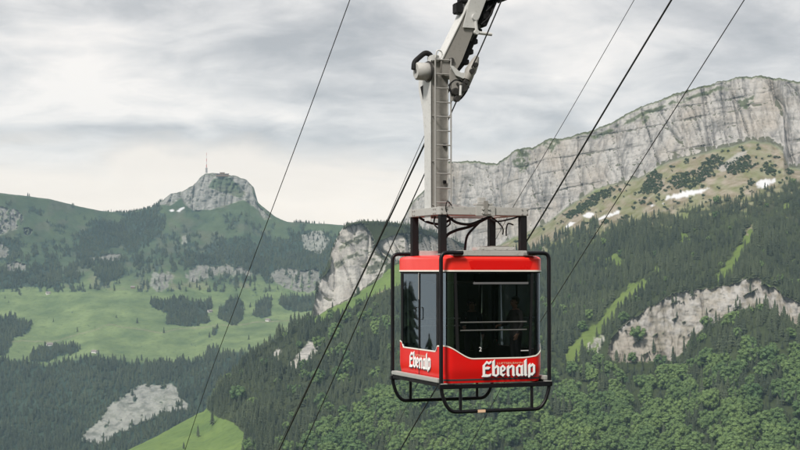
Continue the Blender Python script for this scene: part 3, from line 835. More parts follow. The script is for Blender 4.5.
# lone conifers in the bright pasture
for (x, y, h, lab) in ((198, 437, 15.5, 'lone tall dark conifer in the bright pasture'), (212.5, 425.5, 19, 'dark conifer at the upper edge of the bright pasture'), (184, 449, 9, 'small dark conifer low in the bright pasture, beside the thin far cable')):
    single_tree('pasture_conifer', lab, 'tree', None, ground_point(M_, x, y), h, 1.3, random.choice(CON), CON_T)

# ------------------------------------------------------------------ farmhouses, summit house and mast
white_wall = painted('lime_wash', (.62, .60, .56), .85, 0, .3, .3)
wood_wall = painted('weathered_boards', (.17, .11, .075), .85, 0, .4, .5)
roof_grey = painted('grey_roof', (.20, .17, .16), .8, 0, .4, .4)
roof_red = painted('clay_roof', (.20, .13, .11), .8, 0, .4, .4)
glass_dark = painted('dark_pane', (.03, .035, .04), .15, 0, .05)
def house(name, label, loc, L, Wd, H, rz, wall, roof):
    t = empty(name, loc, rz); tag(t, label, 'house')
    m = MB(); m.prism([(-Wd / 2, -3), (Wd / 2, -3), (Wd / 2, H), (0, H + Wd * .32), (-Wd / 2, H)], 0, -L / 2, L / 2); m.build('wall', wall, t)
    m = MB()
    s = Wd / 2 + .8; k = .64
    for sg in (-1, 1):
        m.prism([(0, H + Wd * .32 + .1), (sg * s, H + Wd * .32 + .1 - s * k), (sg * s, H + Wd * .32 + .5 - s * k), (0, H + Wd * .32 + .55)][::sg], 0, -L / 2 - .7, L / 2 + .7)
    m.build('roof', roof, t)
    for k2 in range(3):
        m = MB(); x = -L / 3 + k2 * L / 3
        m.box((x - .6, -Wd / 2 - .05, H * .45), (x + .6, -Wd / 2 + .1, H * .45 + 1.3)); m.build('window', glass_dark, t)
    return t
for (x, y, L, rz, wall, roof, lab) in (
        (49.5, 345.5, 14, .4, white_wall, roof_grey, 'pale farmhouse at the end of the dark tree strip on the far pasture'),
        (94, 352.5, 12, -.3, white_wall, roof_grey, 'white farmhouse low on the far pasture above the valley wood'),
        (209.5, 312, 13, .8, white_wall, roof_grey, 'pale farmhouse beside the dark clump of trees on the far pasture'),
        (268, 321, 12, -.6, white_wall, roof_grey, 'small pale farm building near the shady edge of the far pasture'),
        (133, 288, 11, .1, wood_wall, roof_grey, 'brown alp hut at the upper edge of the far pasture'),
        (48, 294, 11, .5, white_wall, roof_grey, 'pale alp hut where the far pasture meets the steep wood')):
    g = ground_point(L_, x, y)
    house('farmhouse', lab, (g[0], g[1], g[2] - .5), L, L * .72, L * .3, rz, wall, roof)
g = ground_point(L_, 222, 175.2)
t = empty('summit_house', (g[0], g[1], g[2] - 1), .1); tag(t, 'low flat mountain house on the far rocky summit', 'house')
m = MB(); m.box((-20, -7, -3), (20, 7, 5)); m.box((-8, -6, 5), (7, 6, 9)); m.build('wall', wood_wall, t)
m = MB(); m.box((-21, -8, 5.05), (-8.1, 8, 5.8)); m.box((7.1, -8, 5.05), (21, 8, 5.8)); m.box((-9, -7, 9.05), (8, 7, 9.7)); m.build('roof', roof_grey, t)
for k2 in range(6):
    m = MB(); m.box((-17 + 6 * k2, -7.1, 1.2), (-13 + 6 * k2, -6.9, 3.6)); m.build('window', glass_dark, t)
g = ground_point(L_, 206.5, 175)
t = empty('radio_mast', (g[0], g[1], g[2] - 1), 0); tag(t, 'tall slim red and white radio mast on the far rocky summit', 'mast')
mast_white = painted('mast_white', (.55, .55, .55), .5); mast_red = painted('mast_red', (.45, .06, .04), .5)
m = MB(); m.box((-5, -5, -4), (5, 5, 7)); m.build('base', white_wall, t)
m = MB(); m.tube([(0, 0, 7), (0, 0, 26)], [3.2, 2.4], 12); m.build('shaft', painted('mast_concrete', (.42, .41, .40), .8), t)
for k2 in range(5):
    m = MB(); z0 = 26 + k2 * 9.6
    m.tube([(0, 0, z0), (0, 0, z0 + 9.6)], [1.25 - .16 * k2, 1.25 - .16 * (k2 + 1)], 8)
    m.build('antenna_section', mast_red if k2 % 2 == 0 else mast_white, t)
m = MB()
for z0 in (12, 17, 22): m.tube([(0, 0, z0), (0, 0, z0 + .8)], [4.4, 4.4], 14)
m.build('platform', roof_grey, t)
# ------------------------------------------------------------------ the cable car
RZ = math.radians(20.9)
D0 = 30.4
E1 = Vector((math.cos(RZ), math.sin(RZ), 0)); E2 = Vector((-math.sin(RZ), math.cos(RZ), 0))
NC = Vector(((441 - 400) / F * D0, D0, 0))            # near corner post of the protective frame
Wd, Ln = 2.52, 2.885
ZB = -3.0                                             # underside of the skids
CAR0 = NC + E1 * (Wd / 2) + E2 * (Ln / 2) + Vector((0, 0, ZB))
car = empty('cable_car', CAR0, RZ)
tag(car, 'red and black cable car cabin hanging from its long pale hanger', 'cable car')
def car_px(u, v, z):
    p = NC + E1 * u + E2 * v + Vector((0, 0, z)); q = photo_px(np.array([p[:]]))
    return float(q[0][0]), float(q[1][0])
class LMB(MB):
    """mesh in cabin coordinates: u along the front, v back along the door side, z above the viewer's eye"""
    def build(s, name, mat, parent=None):
        s.v = [(a - Wd / 2, b - Ln / 2, c - ZB) for a, b, c in s.v]
        return MB.build(s, name, mat, parent)

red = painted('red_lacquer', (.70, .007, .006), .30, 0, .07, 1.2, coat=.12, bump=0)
red_lit = painted('red_lacquer_lit_band', (.82, .030, .020), .34, 0, .10, 1.2, coat=.15, bump=0)  # paler copy of the red: sky sheen on band and roof put into the colour
for m_ in (red, red_lit): m_.node_tree.nodes['Principled BSDF'].inputs['Specular IOR Level'].default_value = .32
cream = painted('cream_trim', (.80, .75, .68), .4, 0, .15)
black = painted('black_tube_paint', (.006, .006, .008), .42, 0, .0, 3)
dark = painted('dark_rubber', (.008, .008, .009), .7, 0, .03)
for m_ in (black, dark): m_.node_tree.nodes['Principled BSDF'].inputs['Specular IOR Level'].default_value = .25
greyp = painted('hanger_grey_paint', (.42, .413, .395), .5, 0, .5, 1.6)
white_lit = painted('hanger_white_lit_paint', (.54, .54, .53), .45, 0, .42, 1.6)  # paler copy of the hanger paint, its lit faces put into the colour
taupe_shaded = painted('hanger_taupe_shaded_paint', (.25, .238, .22), .55, 0, .55, 1.8)  # same hanger paint with the web's shade put into the colour; also on fittings
steel = painted('galvanised_steel', (.36, .35, .335), .45, .35, .35, 4)
darksteel = painted('greasy_steel', (.045, .042, .04), .5, .5, .4, 4)
alu = painted('step_aluminium', (.42, .42, .40), .5, .3, .3, 3)
inner = painted('cabin_lining', (.030, .030, .031), .6, 0, .1)
ropem = painted('wire_rope', (.040, .039, .040), .55, .4, .2, 8)
letter_w = painted('letter_white', (.86, .84, .83), .45, 0, .04)
letter_k = painted('letter_shade', (.035, .03, .05), .5, 0, .05)
letter_y = painted('letter_gold', (.74, .50, .34), .45, 0, .05)

def glass_mat(name, tint, ior, refl=1.0, rough=.015):
    m = bpy.data.materials.new(name); m.use_nodes = True
    t = m.node_tree; t.nodes.remove(t.nodes['Principled BSDF'])
    fr = N(t, 'ShaderNodeFresnel', i_IOR=ior)
    gm_ = t.nodes.new('ShaderNodeNewGeometry')
    t.links.new(math_(t, 'POWER', ior, math_(t, 'SUBTRACT', 1, math_(t, 'MULTIPLY', gm_.outputs['Backfacing'], 2))), fr.inputs['IOR'])
    v = mapping(t, (1, 1, 1))
    b = N(t, 'ShaderNodeBump', i_Strength=.008, i_Distance=.05); t.links.new(noise(t, 1.3, 2, .5, v), b.inputs['Height'])
    tr = N(t, 'ShaderNodeBsdfTransparent'); tr.inputs[0].default_value = (*tint, 1)
    gl = N(t, 'ShaderNodeBsdfGlossy', i_Roughness=rough); gl.inputs[0].default_value = (.70 * refl, .86 * refl, 1.0 * refl, 1)
    t.links.new(b.outputs[0], gl.inputs['Normal'])
    mx = t.nodes.new('ShaderNodeMixShader')
    t.links.new(fr.outputs[0], mx.inputs[0]); t.links.new(tr.outputs[0], mx.inputs[1]); t.links.new(gl.outputs[0], mx.inputs[2])
    t.links.new(mx.outputs[0], t.nodes['Material Output'].inputs[0])
    return m
glass_front = glass_mat('tinted_glass', (.37, .37, .37), 1.5)
glass_rear = glass_mat('dark_tinted_glass', (.035, .035, .037), 1.4)
glass_door = glass_mat('door_glass', (.16, .18, .19), 2.05)
glass_corner = glass_mat('corner_glass', (.16, .18, .19), 3.0)

# ---- plan outline of the body with rounded corners: arc length -> (u, v, outward normal)
U0, U1, V0, V1, RC = .075, 2.445, .075, 2.81, .25
def outline():
    pts = []
    cs = [((U0 + RC, V0 + RC), 180), ((U1 - RC, V0 + RC), 270), ((U1 - RC, V1 - RC), 0), ((U0 + RC, V1 - RC), 90)]
    for (cu, cv), a0 in cs:
        for k in range(9):
            a = math.radians(a0 + 90 * k / 8)
            pts.append((cu + RC * math.cos(a), cv + RC * math.sin(a), math.cos(a), math.sin(a)))
    return pts
OUT = outline()                                      # starts at the left end of the near-left corner, runs along the front
def densify(pts, step=.04):
    out = []
    n = len(pts)
    for i in range(n):
        a, b = pts[i], pts[(i + 1) % n]
        L = math.hypot(b[0] - a[0], b[1] - a[1]); k = max(1, int(L / step))
        for j in range(k):
            t = j / k
            q = [a[m] * (1 - t) + b[m] * t for m in range(4)]
            l = math.hypot(q[2], q[3]); out.append((q[0], q[1], q[2] / l, q[3] / l))
    return out
LOOP = densify(OUT)
def side_of(p):
    u, v, nu, nv = p
    if nv < -.97: return 'front'
    if nv > .97: return 'back'
    if nu < -.97: return 'left'
    if nu > .97: return 'right'
    return 'c' + ('l' if u < 1.2 else 'r') + ('f' if v < 1.4 else 'b')
def sm_(a, b, x):
    t = min(1, max(0, (x - a) / (b - a))); return t * t * (3 - 2 * t)
def trim_z(p):
    """height of the cream line between glass and red apron"""
    u, v, nu, nv = p
    sd = side_of(p)
    def endwall(uu):
        return -1.57 - .285 * sm_(.08, .78, uu) + .05 * sm_(1.9, 2.45, uu)
    if sd == 'front': return endwall(u)
    if sd == 'back': return endwall(u)
    def door(vv):
        d = min(vv - V0, V1 - vv)
        return -1.585 - .125 * sm_(.30, .42, d)
    if sd in ('left', 'right'): return door(v)
    # round the corner the door-side shoulder meets the end-wall curve
    w = abs(nv)
    return (1 - w) * -1.585 + w * endwall(u) if u < 1.2 else (1 - w) * -1.60 + w * endwall(u)
def skirt_u(p, z):
    """the apron draws in a little towards its foot"""
    t = sm_(-2.05, -2.38, z) if z < -2.05 else 0
    return .045 * t
def strip(sel, zlo, zhi, off=0.0, nz=1, closed=False, taper=False, smooth=True):
    """a band of the body along consecutive loop points; zlo / zhi are functions of the point"""
    m = LMB(); k = len(sel)
    V = []
    for j in range(nz + 1):
        for p in sel:
            a, b = zlo(p), zhi(p); z = a + (b - a) * j / nz
            o = off - (skirt_u(p, z) if taper else 0)
            V.append((p[0] + p[2] * o, p[1] + p[3] * o, z))
    Fc = []
    for j in range(nz):
        for i in range(k if closed else k - 1):
            i2 = (i + 1) % k
            Fc.append([j * k + i, j * k + i2, (j + 1) * k + i2, (j + 1) * k + i])
    m.add(V, Fc, smooth)
    return m
ZR = -2.365
body = strip(LOOP, lambda p: ZR, trim_z, 0, 10, True, True)
# foot of the apron turned under, and the floor
body.add([(p[0] - p[2] * (.045), p[1] - p[3] * .045, ZR) for p in LOOP] + [(p[0] - p[2] * .12, p[1] - p[3] * .12, ZR - .012) for p in LOOP],
         [[i, (i + 1) % len(LOOP), len(LOOP) + (i + 1) % len(LOOP), len(LOOP) + i] for i in range(len(LOOP))], True)
apron = body.build('apron', red, car)
fl = LMB()
ring = [(p[0] - p[2] * .10, p[1] - p[3] * .10) for p in LOOP]
fl.prism(ring, 2, ZR - .01, ZR + .05); fl.build('floor', inner, car)
strip(LOOP, lambda p: ZR + .05, lambda p: trim_z(p) + .01, -.035, 1, True).build('lining', inner, car)
tr = strip(LOOP, lambda p: trim_z(p) - .013, lambda p: trim_z(p) + .014, .006, 1, True)
k = len(LOOP)
tr.add([(p[0] + p[2] * o, p[1] + p[3] * o, trim_z(p) + .014) for o in (.006, -.01) for p in LOOP], [[i, (i + 1) % k, k + (i + 1) % k, k + i] for i in range(k)], True)
tr.build('trim_line', cream, car)

# ---- windows: front, back, four curved corners, two door leaves a side
ZT = -.035
def pick(f): return [p for p in LOOP if f(p)]
def run(f):
    idx = [i for i, p in enumerate(LOOP) if f(p)]
    # rotate so that the run is contiguous
    s = next((i for i in idx if (i - 1) % k not in idx), idx[0])
    out = []; i = s
    while i in idx and len(out) <= len(idx):
        out.append(LOOP[i]); i = (i + 1) % k
    return out
zl = lambda p: trim_z(p) + .012
zt = lambda p: ZT
def pane(sel, mat, name, parent):
    return strip(sel, zl, zt, -.012, 3).build(name, mat, parent)
front = run(lambda p: side_of(p) == 'front' and U0 + .30 < p[0] < U1 - .30)
pane(front, glass_front, 'front_window', car)
back = run(lambda p: side_of(p) == 'back' and U0 + .30 < p[0] < U1 - .30)
pane(back, glass_rear, 'rear_window', car)
for nm in ('lf', 'rf', 'rb', 'lb'):
    def inc(p, nm=nm):
        left, frontq = nm[0] == 'l', nm[1] == 'f'
        return ((p[0] < U0 + .29) if left else (p[0] > U1 - .29)) and ((p[1] < V0 + .29) if frontq else (p[1] > V1 - .29))
    sel = run(inc)
    pane(sel, {'rf': glass_front, 'lf': glass_corner}.get(nm, glass_rear), 'corner_window', car)
def post(p0, p1, name, w=.028, mat=None, par=None, z0=None, z1=None, out=.004):
    """slim dark upright on the body between two loop positions given as (u, v, nu, nv)"""
    m = LMB(); u, v, nu, nv = p0; u2, v2, nu2, nv2 = p1
    zb = trim_z(p0) + .006 if z0 is None else z0; ze = ZT + .01 if z1 is None else z1
    def cr(u, v, nu, nv, z):
        tu, tv = -nv, nu
        return [(u + tu * s * w / 2 + nu * o, v + tv * s * w / 2 + nv * o, z) for s, o in ((-1, out), (1, out), (1, -.05), (-1, -.05))]
    a, b = cr(u, v, nu, nv, zb), cr(u2, v2, nu2, nv2, ze)
    m.add(a + b, [[0, 1, 5, 4], [1, 2, 6, 5], [2, 3, 7, 6], [3, 0, 4, 7], [4, 5, 6, 7], [3, 2, 1, 0]])
    return m.build(name, mat or dark, par or car)
post((U0 + .345, V0, 0, -1), (U0 + .285, V0, 0, -1), 'window_post', .05)
post((U1 - .345, V0, 0, -1), (U1 - .285, V0, 0, -1), 'window_post', .05)
post((U0 + .345, V1, 0, 1), (U0 + .285, V1, 0, 1), 'window_post', .05)
post((U1 - .345, V1, 0, 1), (U1 - .285, V1, 0, 1), 'window_post', .05)
VM = (V0 + V1) / 2
for su, nu in ((U0, -1), (U1, 1)):
    post((su, V0 + .30, nu, 0), (su, V0 + .30, nu, 0), 'door_post', .10)
    post((su, V1 - .30, nu, 0), (su, V1 - .30, nu, 0), 'door_post', .07)
    for leaf in (0, 1):
        va, vb = (V0 + .35, VM - .008) if leaf == 0 else (VM + .008, V1 - .35)
        q = [p for p in LOOP if side_of(p) in ('left', 'right') and p[2] * nu > 0]
        vs = sorted([p[1] for p in q if va < p[1] < vb] + [va, vb])
        line = [(su, v, nu, 0.0) for v in (vs if nu > 0 else vs[::-1])]
        dr = strip(line, zl, zt, -.012, 2).build('door', glass_door, car)
        # frame of the leaf: two stiles and a head; the red panel with its cream line is the apron's colour
        m = LMB()
        for v in (va, vb):
            m.box((su - .02 if nu > 0 else su - .004, v - .016, ZR + .1 if leaf == 9 else -1.70), (su + .004 if nu > 0 else su + .02, v + .016, ZT))
        m.box((su - .02 if nu > 0 else su - .0035, va + .017, ZT - .03), (su + .0035 if nu > 0 else su + .02, vb - .017, ZT + .004))
        m.build('door_frame', dark, dr)
        m = LMB(); vh = VM - .10 if leaf == 0 else VM + .10
        x0, x1 = (su - .03, su - .006) if nu < 0 else (su + .006, su + .03)
        m.tube(fillet([(su, vh, -1.05), (su + nu * .035, vh, -1.05), (su + nu * .035, vh, -.80), (su, vh, -.80)], .02, 4), .011, 8)
        m.build('handle', dark, dr)
    m = LMB(); m.box((su - .006, VM - .005, ZR + .02), (su + .006, VM + .005, -1.69)); m.build('door_seam', dark, car)
    m = LMB(); m.box((su - .012, VM - .007, -.62), (su + .012, VM + .007, ZT)); m.build('door_edge_strip', greyp if nu < 0 else dark, car)
# vent window frame across the top of the front and the back window
for vv, s in ((V0, -1), (V1, 1)):
    vent = LMB()
    ua, ub = U0 + .70, U1 - .38
    y0, y1 = sorted((vv + s * .008, vv - s * .03))
    vent.box((ua, y0, -.285), (ub, y1, -.235), .006)
    vo = vent.build('vent_window_frame', greyp if s > 0 else painted('vent_grey', (.13, .13, .135), .5), car)
    m = LMB(); m.add([(ua + .03, vv + s * .004, -.235), (ub - .03, vv + s * .004, -.235), (ub - .03, vv + s * .004, -.06), (ua + .03, vv + s * .004, -.06)], [[0, 1, 2, 3]])
    m.build('vent_pane', glass_rear, vo)
    for zz in (-1.09, -1.26):
        m = LMB(); vi = vv - s * .055
        m.tube([(U0 + .42, vi, zz), (U1 - .40, vi, zz)], .016, 8)
        for uu in (U0 + .6, (U0 + U1) / 2 + .03, U1 - .55): m.tube([(uu, vi, zz), (uu, vv - s * .02, zz)], .010, 6)
        m.build('handrail', painted('rail_metal', (.85, .85, .83), .4, 0, .02), car)

# ---- ceiling band, roof
band = strip(LOOP, lambda p: .022, lambda p: .262, .012, 3, True)
band.build('roof_band', red_lit, car)
lo = strip(LOOP, lambda p: -.012, lambda p: .020, .022, 1, True)
lo.add([(p[0] + p[2] * o, p[1] + p[3] * o, .020) for o in (.022, 0) for p in LOOP], [[i, (i + 1) % k, k + (i + 1) % k, k + i] for i in range(k)], True)
lo.add([(p[0] + p[2] * o, p[1] + p[3] * o, -.012) for o in (.022, -.05) for p in LOOP], [[i, (i + 1) % k, k + (i + 1) % k, k + i] for i in range(k)], True)
lo.build('roof_trim', cream, car)
strip(LOOP, lambda p: ZT - .005, lambda p: -.011, .003, 1, True).build('gutter', dark, car)
# recessed panels of the roof band (the deeper red field with slanting ends)
def band_panel(a, b, par):
    m = LMB()
    (ua, va), (ub, vb) = a, b
    L = math.hypot(ub - ua, vb - va); tu, tv = (ub - ua) / L, (vb - va) / L; nu, nv = tv, -tu
    pts = [(0.06, .035), (L - .06, .035), (L, .20), (L - .10, .225), (.10, .225), (0, .20)]
    o = .016
    front_ = [(ua + tu * s + nu * o, va + tv * s + nv * o, z) for s, z in pts]
    back_ = [(ua + tu * s, va + tv * s, z) for s, z in pts]
    n_ = len(pts)
    m.add(front_ + back_, [list(range(n_))] + [[i, n_ + i, n_ + (i + 1) % n_, (i + 1) % n_] for i in range(n_)])
    m.build('band_panel', red, par)
band_panel((.66, V0), (2.16, V0), car)
band_panel((2.16, V1), (.66, V1), car)
rf = LMB()
levels = [(.012, .262), (-.03, .300), (-.10, .325), (-.35, .345)]
V = []
for o, z in levels: V += [(p[0] + p[2] * o if abs(o) < .25 else Wd / 2 + (p[0] - Wd / 2) * (1 + o / 1.2), p[1] + p[3] * o if abs(o) < .25 else Ln / 2 + (p[1] - Ln / 2) * (1 + o / 1.4), z) for p in LOOP]
rf.add(V, [[j * k + i, j * k + (i + 1) % k, (j + 1) * k + (i + 1) % k, (j + 1) * k + i] for j in range(3) for i in range(k)], True)
rf.add(V[3 * k:], [list(range(k))], False)
rf.build('roof', red_lit, car)
cl_ = LMB(); cl_.prism([(p[0] - p[2] * .02, p[1] - p[3] * .02) for p in LOOP], 2, -.01, .20); cl_.build('ceiling', inner, car)
# pale cross beams on the roof, hatch, boxes
m = LMB(); m.box((.50, .10, .318), (2.05, .40, .44), .012); m.build('roof_beam', greyp, car)
m = LMB(); m.box((.98, .22, .4405), (1.84, .62, .52), .012)
for uu in (1.06, 1.34, 1.62, 1.78): m.cyl((uu, .21, .48), (uu, .225, .48), .018, 8)
m.build('roof_box', greyp, car)
m = LMB(); m.box((.42, 2.30, .335), (2.05, 2.66, .46), .012); m.build('roof_beam', white_lit, car)
m = LMB(); m.box((1.55, .85, .34), (2.0, 1.6, .55), .02); m.build('hatch', taupe_shaded, car)
m = LMB(); m.box((1.95, .06, .33), (2.24, .22, .40), .01); m.build('tube_clamp', steel, car)
m = LMB(); m.box((.30, .06, .33), (.52, .22, .39), .01); m.build('tube_clamp', steel, car)

# ---- protective black tube hoops, each with its skid
def hoop(v):
    r = .043; zt_ = .385
    for ua, sg in ((0, 1), (Wd, -1)):
        m = LMB(); m.tube(fillet([(ua + sg * .50, v, zt_), (ua, v, zt_), (ua, v, -2.32), (ua, v, -2.36)], .15, 8), r, 12); m.build('frame_post', black, car)
    m = LMB()
    m.tube(fillet([(0, v, -2.30), (.005, v, -2.52), (.10, v, -2.80), (.24, v, -2.955), (Wd - .24, v, -2.955), (Wd - .10, v, -2.80), (Wd - .005, v, -2.52), (Wd, v, -2.30)], .14, 5), .040, 12)
    o = m.build('skid', black, car)
    for uu in (.44, Wd - .42):
        m = LMB(); m.tube([(uu, v, -2.955), (uu, v, -2.40)], .034, 10); m.build('strut', black, o)
    m = LMB(); m.box((.04, v - .05, -2.47), (Wd - .04, v + .05, -2.385), .01); m.build('cross_bar', black, o)
    for ua, sg in ((0, 1), (Wd, -1)):
        m = LMB(); a, b = sorted((ua - sg * .05, ua + sg * .30))
        m.box((a, v - .06, -2.472), (b, v + .06, -2.375), .012); m.build('bracket', black, o)
        m = LMB(); a, b = sorted((ua - sg * .03, ua + sg * .12)); m.box((a, v - .062, -2.372), (b, v + .05, -2.352), .004); m.build('bracket_cap', alu, o)
    return o
h1 = hoop(0.0); h2 = hoop(Ln)
m = LMB(); m.box((.82, -.0425, -2.985), (1.0, .043, -2.925), .004); m.build('skid_label', letter_y, h1)
# steps along both door sides
for su, a, b in ((0, -.055, .09), (1, Wd - .09, Wd + .055)):
    m = LMB(); m.box((a, .06, -2.345), (b, Ln - .06, -2.262), .012); m.build('step', alu, car)
    m = LMB(); m.box((a + .02, .1, -2.43), (b - .02, Ln - .1, -2.35), .005); m.build('step_rail', dark, car)

# ---- lettering
GLYPH = {
 'E': [[(120, 110), (143, 92), (143, 196), (120, 206)], [(120, 112), (160, 70), (181, 82), (205, 68), (205, 88), (181, 104), (160, 92), (143, 109)], [(143, 126), (170, 121), (196, 128), (180, 146), (143, 147)], [(108, 212), (126, 190), (150, 188), (175, 193), (206, 184), (195, 208), (165, 214)]],
 'b': [[(213, 78), (239, 58), (239, 196), (213, 202)], [(237, 128), (260, 108), (283, 126), (283, 143), (259, 131), (237, 145)], [(261, 126), (283, 124), (283, 192), (261, 197)], [(213, 201), (239, 190), (250, 196), (262, 189), (283, 191), (252, 215), (232, 208)]],
 'e': [[(290, 131), (311, 121), (311, 190), (290, 197)], [(290, 132), (319, 108), (347, 131), (330, 140), (318, 130), (305, 138)], [(327, 122), (347, 130), (347, 150), (327, 158)], [(309, 157), (347, 147), (330, 166), (309, 171)], [(290, 196), (311, 185), (325, 193), (347, 185), (320, 215)]],
 'n': [[(358, 126), (381, 110), (381, 199), (389, 205), (372, 216), (358, 205)], [(411, 128), (434, 124), (434, 196), (442, 203), (426, 216), (411, 205)], [(379, 130), (410, 108), (434, 125), (434, 141), (408, 130), (379, 147)]],
 'a': [[(450, 135), (472, 124), (472, 196), (450, 201)], [(450, 136), (480, 108), (500, 120), (519, 109), (519, 129), (499, 139), (479, 130), (462, 143)], [(496, 125), (519, 118), (519, 196), (526, 204), (509, 216), (496, 205)], [(450, 200), (472, 188), (497, 199), (497, 211), (470, 216)]],
 'l': [[(530, 78), (556, 58), (556, 196), (564, 204), (546, 218), (530, 205)]],
 'p': [[(571, 116), (594, 98), (594, 216), (577, 232), (571, 224)], [(592, 119), (616, 100), (641, 119), (641, 134), (616, 125), (592, 138)], [(619, 120), (641, 118), (641, 186), (619, 193)], [(592, 190), (619, 183), (641, 185), (612, 213), (592, 206)]],
}
def wordmark(place, parent, W=1.26, name='lettering'):
    """place(s, h, o) -> local point: s along the word, h above its foot, o out of the wall"""
    sc = W / 533.0
    for nm, mat, dx, dy, o0 in (('letter_shadow', letter_k, 7, 9, .004), (name, letter_w, 0, 0, .0085)):
        m = LMB(); n_ = 0
        for ch in 'Ebenalp':
            for poly in GLYPH[ch]:
                o = o0 + .00025 * (n_ % 4) ; n_ += 1
                pts = [place((x + dx - 108) * sc, (213 - (y + dy)) * sc, o) for x, y in poly]
                bk_ = [place((x + dx - 108) * sc, (213 - (y + dy)) * sc, .0015) for x, y in poly]
                q = len(pts)
                m.add(pts + bk_, [list(range(q))] + [[i, q + i, q + (i + 1) % q, (i + 1) % q] for i in range(q)])
        m.build(nm, mat, parent)
def text_part(txt, size, place, mat, name, parent, width=None):
    cu = bpy.data.curves.new('text', 'FONT'); cu.body = txt; cu.size = size; cu.extrude = 0
    if width: pass
    o = bpy.data.objects.new('text', cu); C.objects.link(o)
    dg = bpy.context.evaluated_depsgraph_get()
    me = bpy.data.meshes.new_from_object(o.evaluated_get(dg))
    xs = [v.co.x for v in me.vertices]; k_ = (width / (max(xs) - min(xs))) if width else 1
    m = LMB(); x0 = min(xs)
    m.add([place((v.co.x - x0) * k_, v.co.y, .008) for v in me.vertices], [list(p.vertices) for p in me.polygons])
    bpy.data.objects.remove(o); bpy.data.curves.remove(cu)
    return m.build(name, mat, parent)
pf = lambda s, h, o: (.955 + s, V0 - o - (0 if h > 0 else 0) , -2.245 + h)
wordmark(pf, car)
text_part('LUFTSEILBAHN', .062, lambda s, h, o: (1.32 + s, V0 - o, -1.985 + h), letter_y, 'small_lettering', car, .60)
pl = lambda s, h, o: (U0 - o, 2.02 - s, -2.125 + h)
wordmark(pl, car)
text_part('LUFTSEILBAHN', .062, lambda s, h, o: (U0 - o, 1.66 - s, -1.865 + h), letter_y, 'small_lettering', car, .60)
text_part('2', .13, lambda s, h, o: (.90 + s, V0 - o, -1.70 + h), letter_w, 'cabin_number', car)
m = LMB(); m.box((1.88, V0 - .004, -1.715), (2.06, V0 + .004, -1.695)); m.build('maker_plate', painted('plate_grey', (.5, .5, .5), .5), car)

# ---- hanger carriage frame over the roof: posts, beams, hoses
PU0, PU1, PV0, PV1 = .33, 2.24, .72, 2.36
for uu in (PU0, PU1):
    for vv in (PV0, PV1):
        m = LMB(); m.box((uu - .075, vv - .075, .33), (uu + .075, vv + .075, 1.205), .01); m.build('damper_post', dark, car)
BZ0, BZ1 = 1.207, 1.385
m = LMB(); m.box((PU0 - .10, PV0 - .10, BZ0), (PU1 + .10, PV0 + .10, BZ1), .012); m.build('frame_beam', greyp, car)
m = LMB(); m.box((PU0 - .10, PV1 - .10, BZ0), (PU1 + .10, PV1 + .10, BZ1), .012); m.build('frame_beam', greyp, car)
for uu in (PU0, PU1):
    m = LMB(); m.box((uu - .095, PV0 + .103, BZ0 + .004), (uu + .095, PV1 - .103, BZ1 - .004), .012); m.build('frame_beam', greyp, car)
m = LMB(); m.box((.72, 1.28, 1.23), (PU1 - .098, 1.62, 1.36), .012); m.prism([(.70, 1.362), (.70, 1.50), (1.30, 1.40), (1.30, 1.362)], 1, 1.3, 1.55); m.build('cross_beam', white_lit, car)
m = LMB(); m.box((1.06, PV0 - .14, 1.19), (1.52, PV0 - .103, 1.42), .01); m.box((1.10, PV0 - .12, 1.425), (1.48, PV0 + .12, 1.47), .01); m.box((1.17, PV0 - .05, 1.4705), (1.33, PV0 + .05, 1.60), .012)
for zz in (1.26, 1.35):
    for uu in (1.22, 1.36): m.cyl((uu, PV0 - .17, zz), (uu, PV0 - .139, zz), .028, 10)
m.build('joint_block', greyp, car)
m = LMB(); m.box((1.24, PV0 - .162, 1.22), (1.34, PV0 - .142, 1.52), .005); m.build('joint_plate', taupe_shaded, car)
rr = random.Random(4)
HOSES = [([(.45, .75, 1.19), (.70, .8, 1.05), (1.05, .9, 1.02), (1.35, .9, 1.12), (1.52, .78, 1.2)], .030), ([(1.5, .9, 1.18), (1.1, .95, .98), (.75, 1.0, .88), (.55, 1.05, .74), (.50, 1.1, .40)], .032),
         ([(1.42, 1.0, 1.15), (1.2, 1.0, .95), (1.05, 1.05, .75), (1.02, 1.1, .42)], .028), ([(.40, 1.3, 1.2), (.34, 1.2, 1.02), (.45, 1.1, .92), (.62, 1.0, 1.02), (.55, .9, 1.19)], .018),
         ([(1.55, .9, 1.2), (1.72, .9, 1.08), (1.85, .9, .93), (1.84, .9, .80)], .016), ([(2.1, .9, 1.02), (1.97, .9, 1.04), (1.93, .9, .90), (1.95, .95, .78)], .016), ([(.50, .6, 1.4), (.40, .59, 1.5), (.36, .6, 1.36), (.42, .64, 1.2), (.50, .7, 1.1)], .012),
         ([(.25, 1.9, 1.2), (.45, 1.8, 1.08), (.72, 1.7, 1.05), (.95, 1.6, 1.18)], .028), ([(1.6, 1.2, 1.2), (1.8, 1.15, 1.1), (2.08, 1.0, 1.15), (2.2, .85, 1.2)], .020)]
for pts, r in HOSES:
    m = LMB(); m.tube(spline(pts, 8), r, 8); m.build('hose', dark, car)

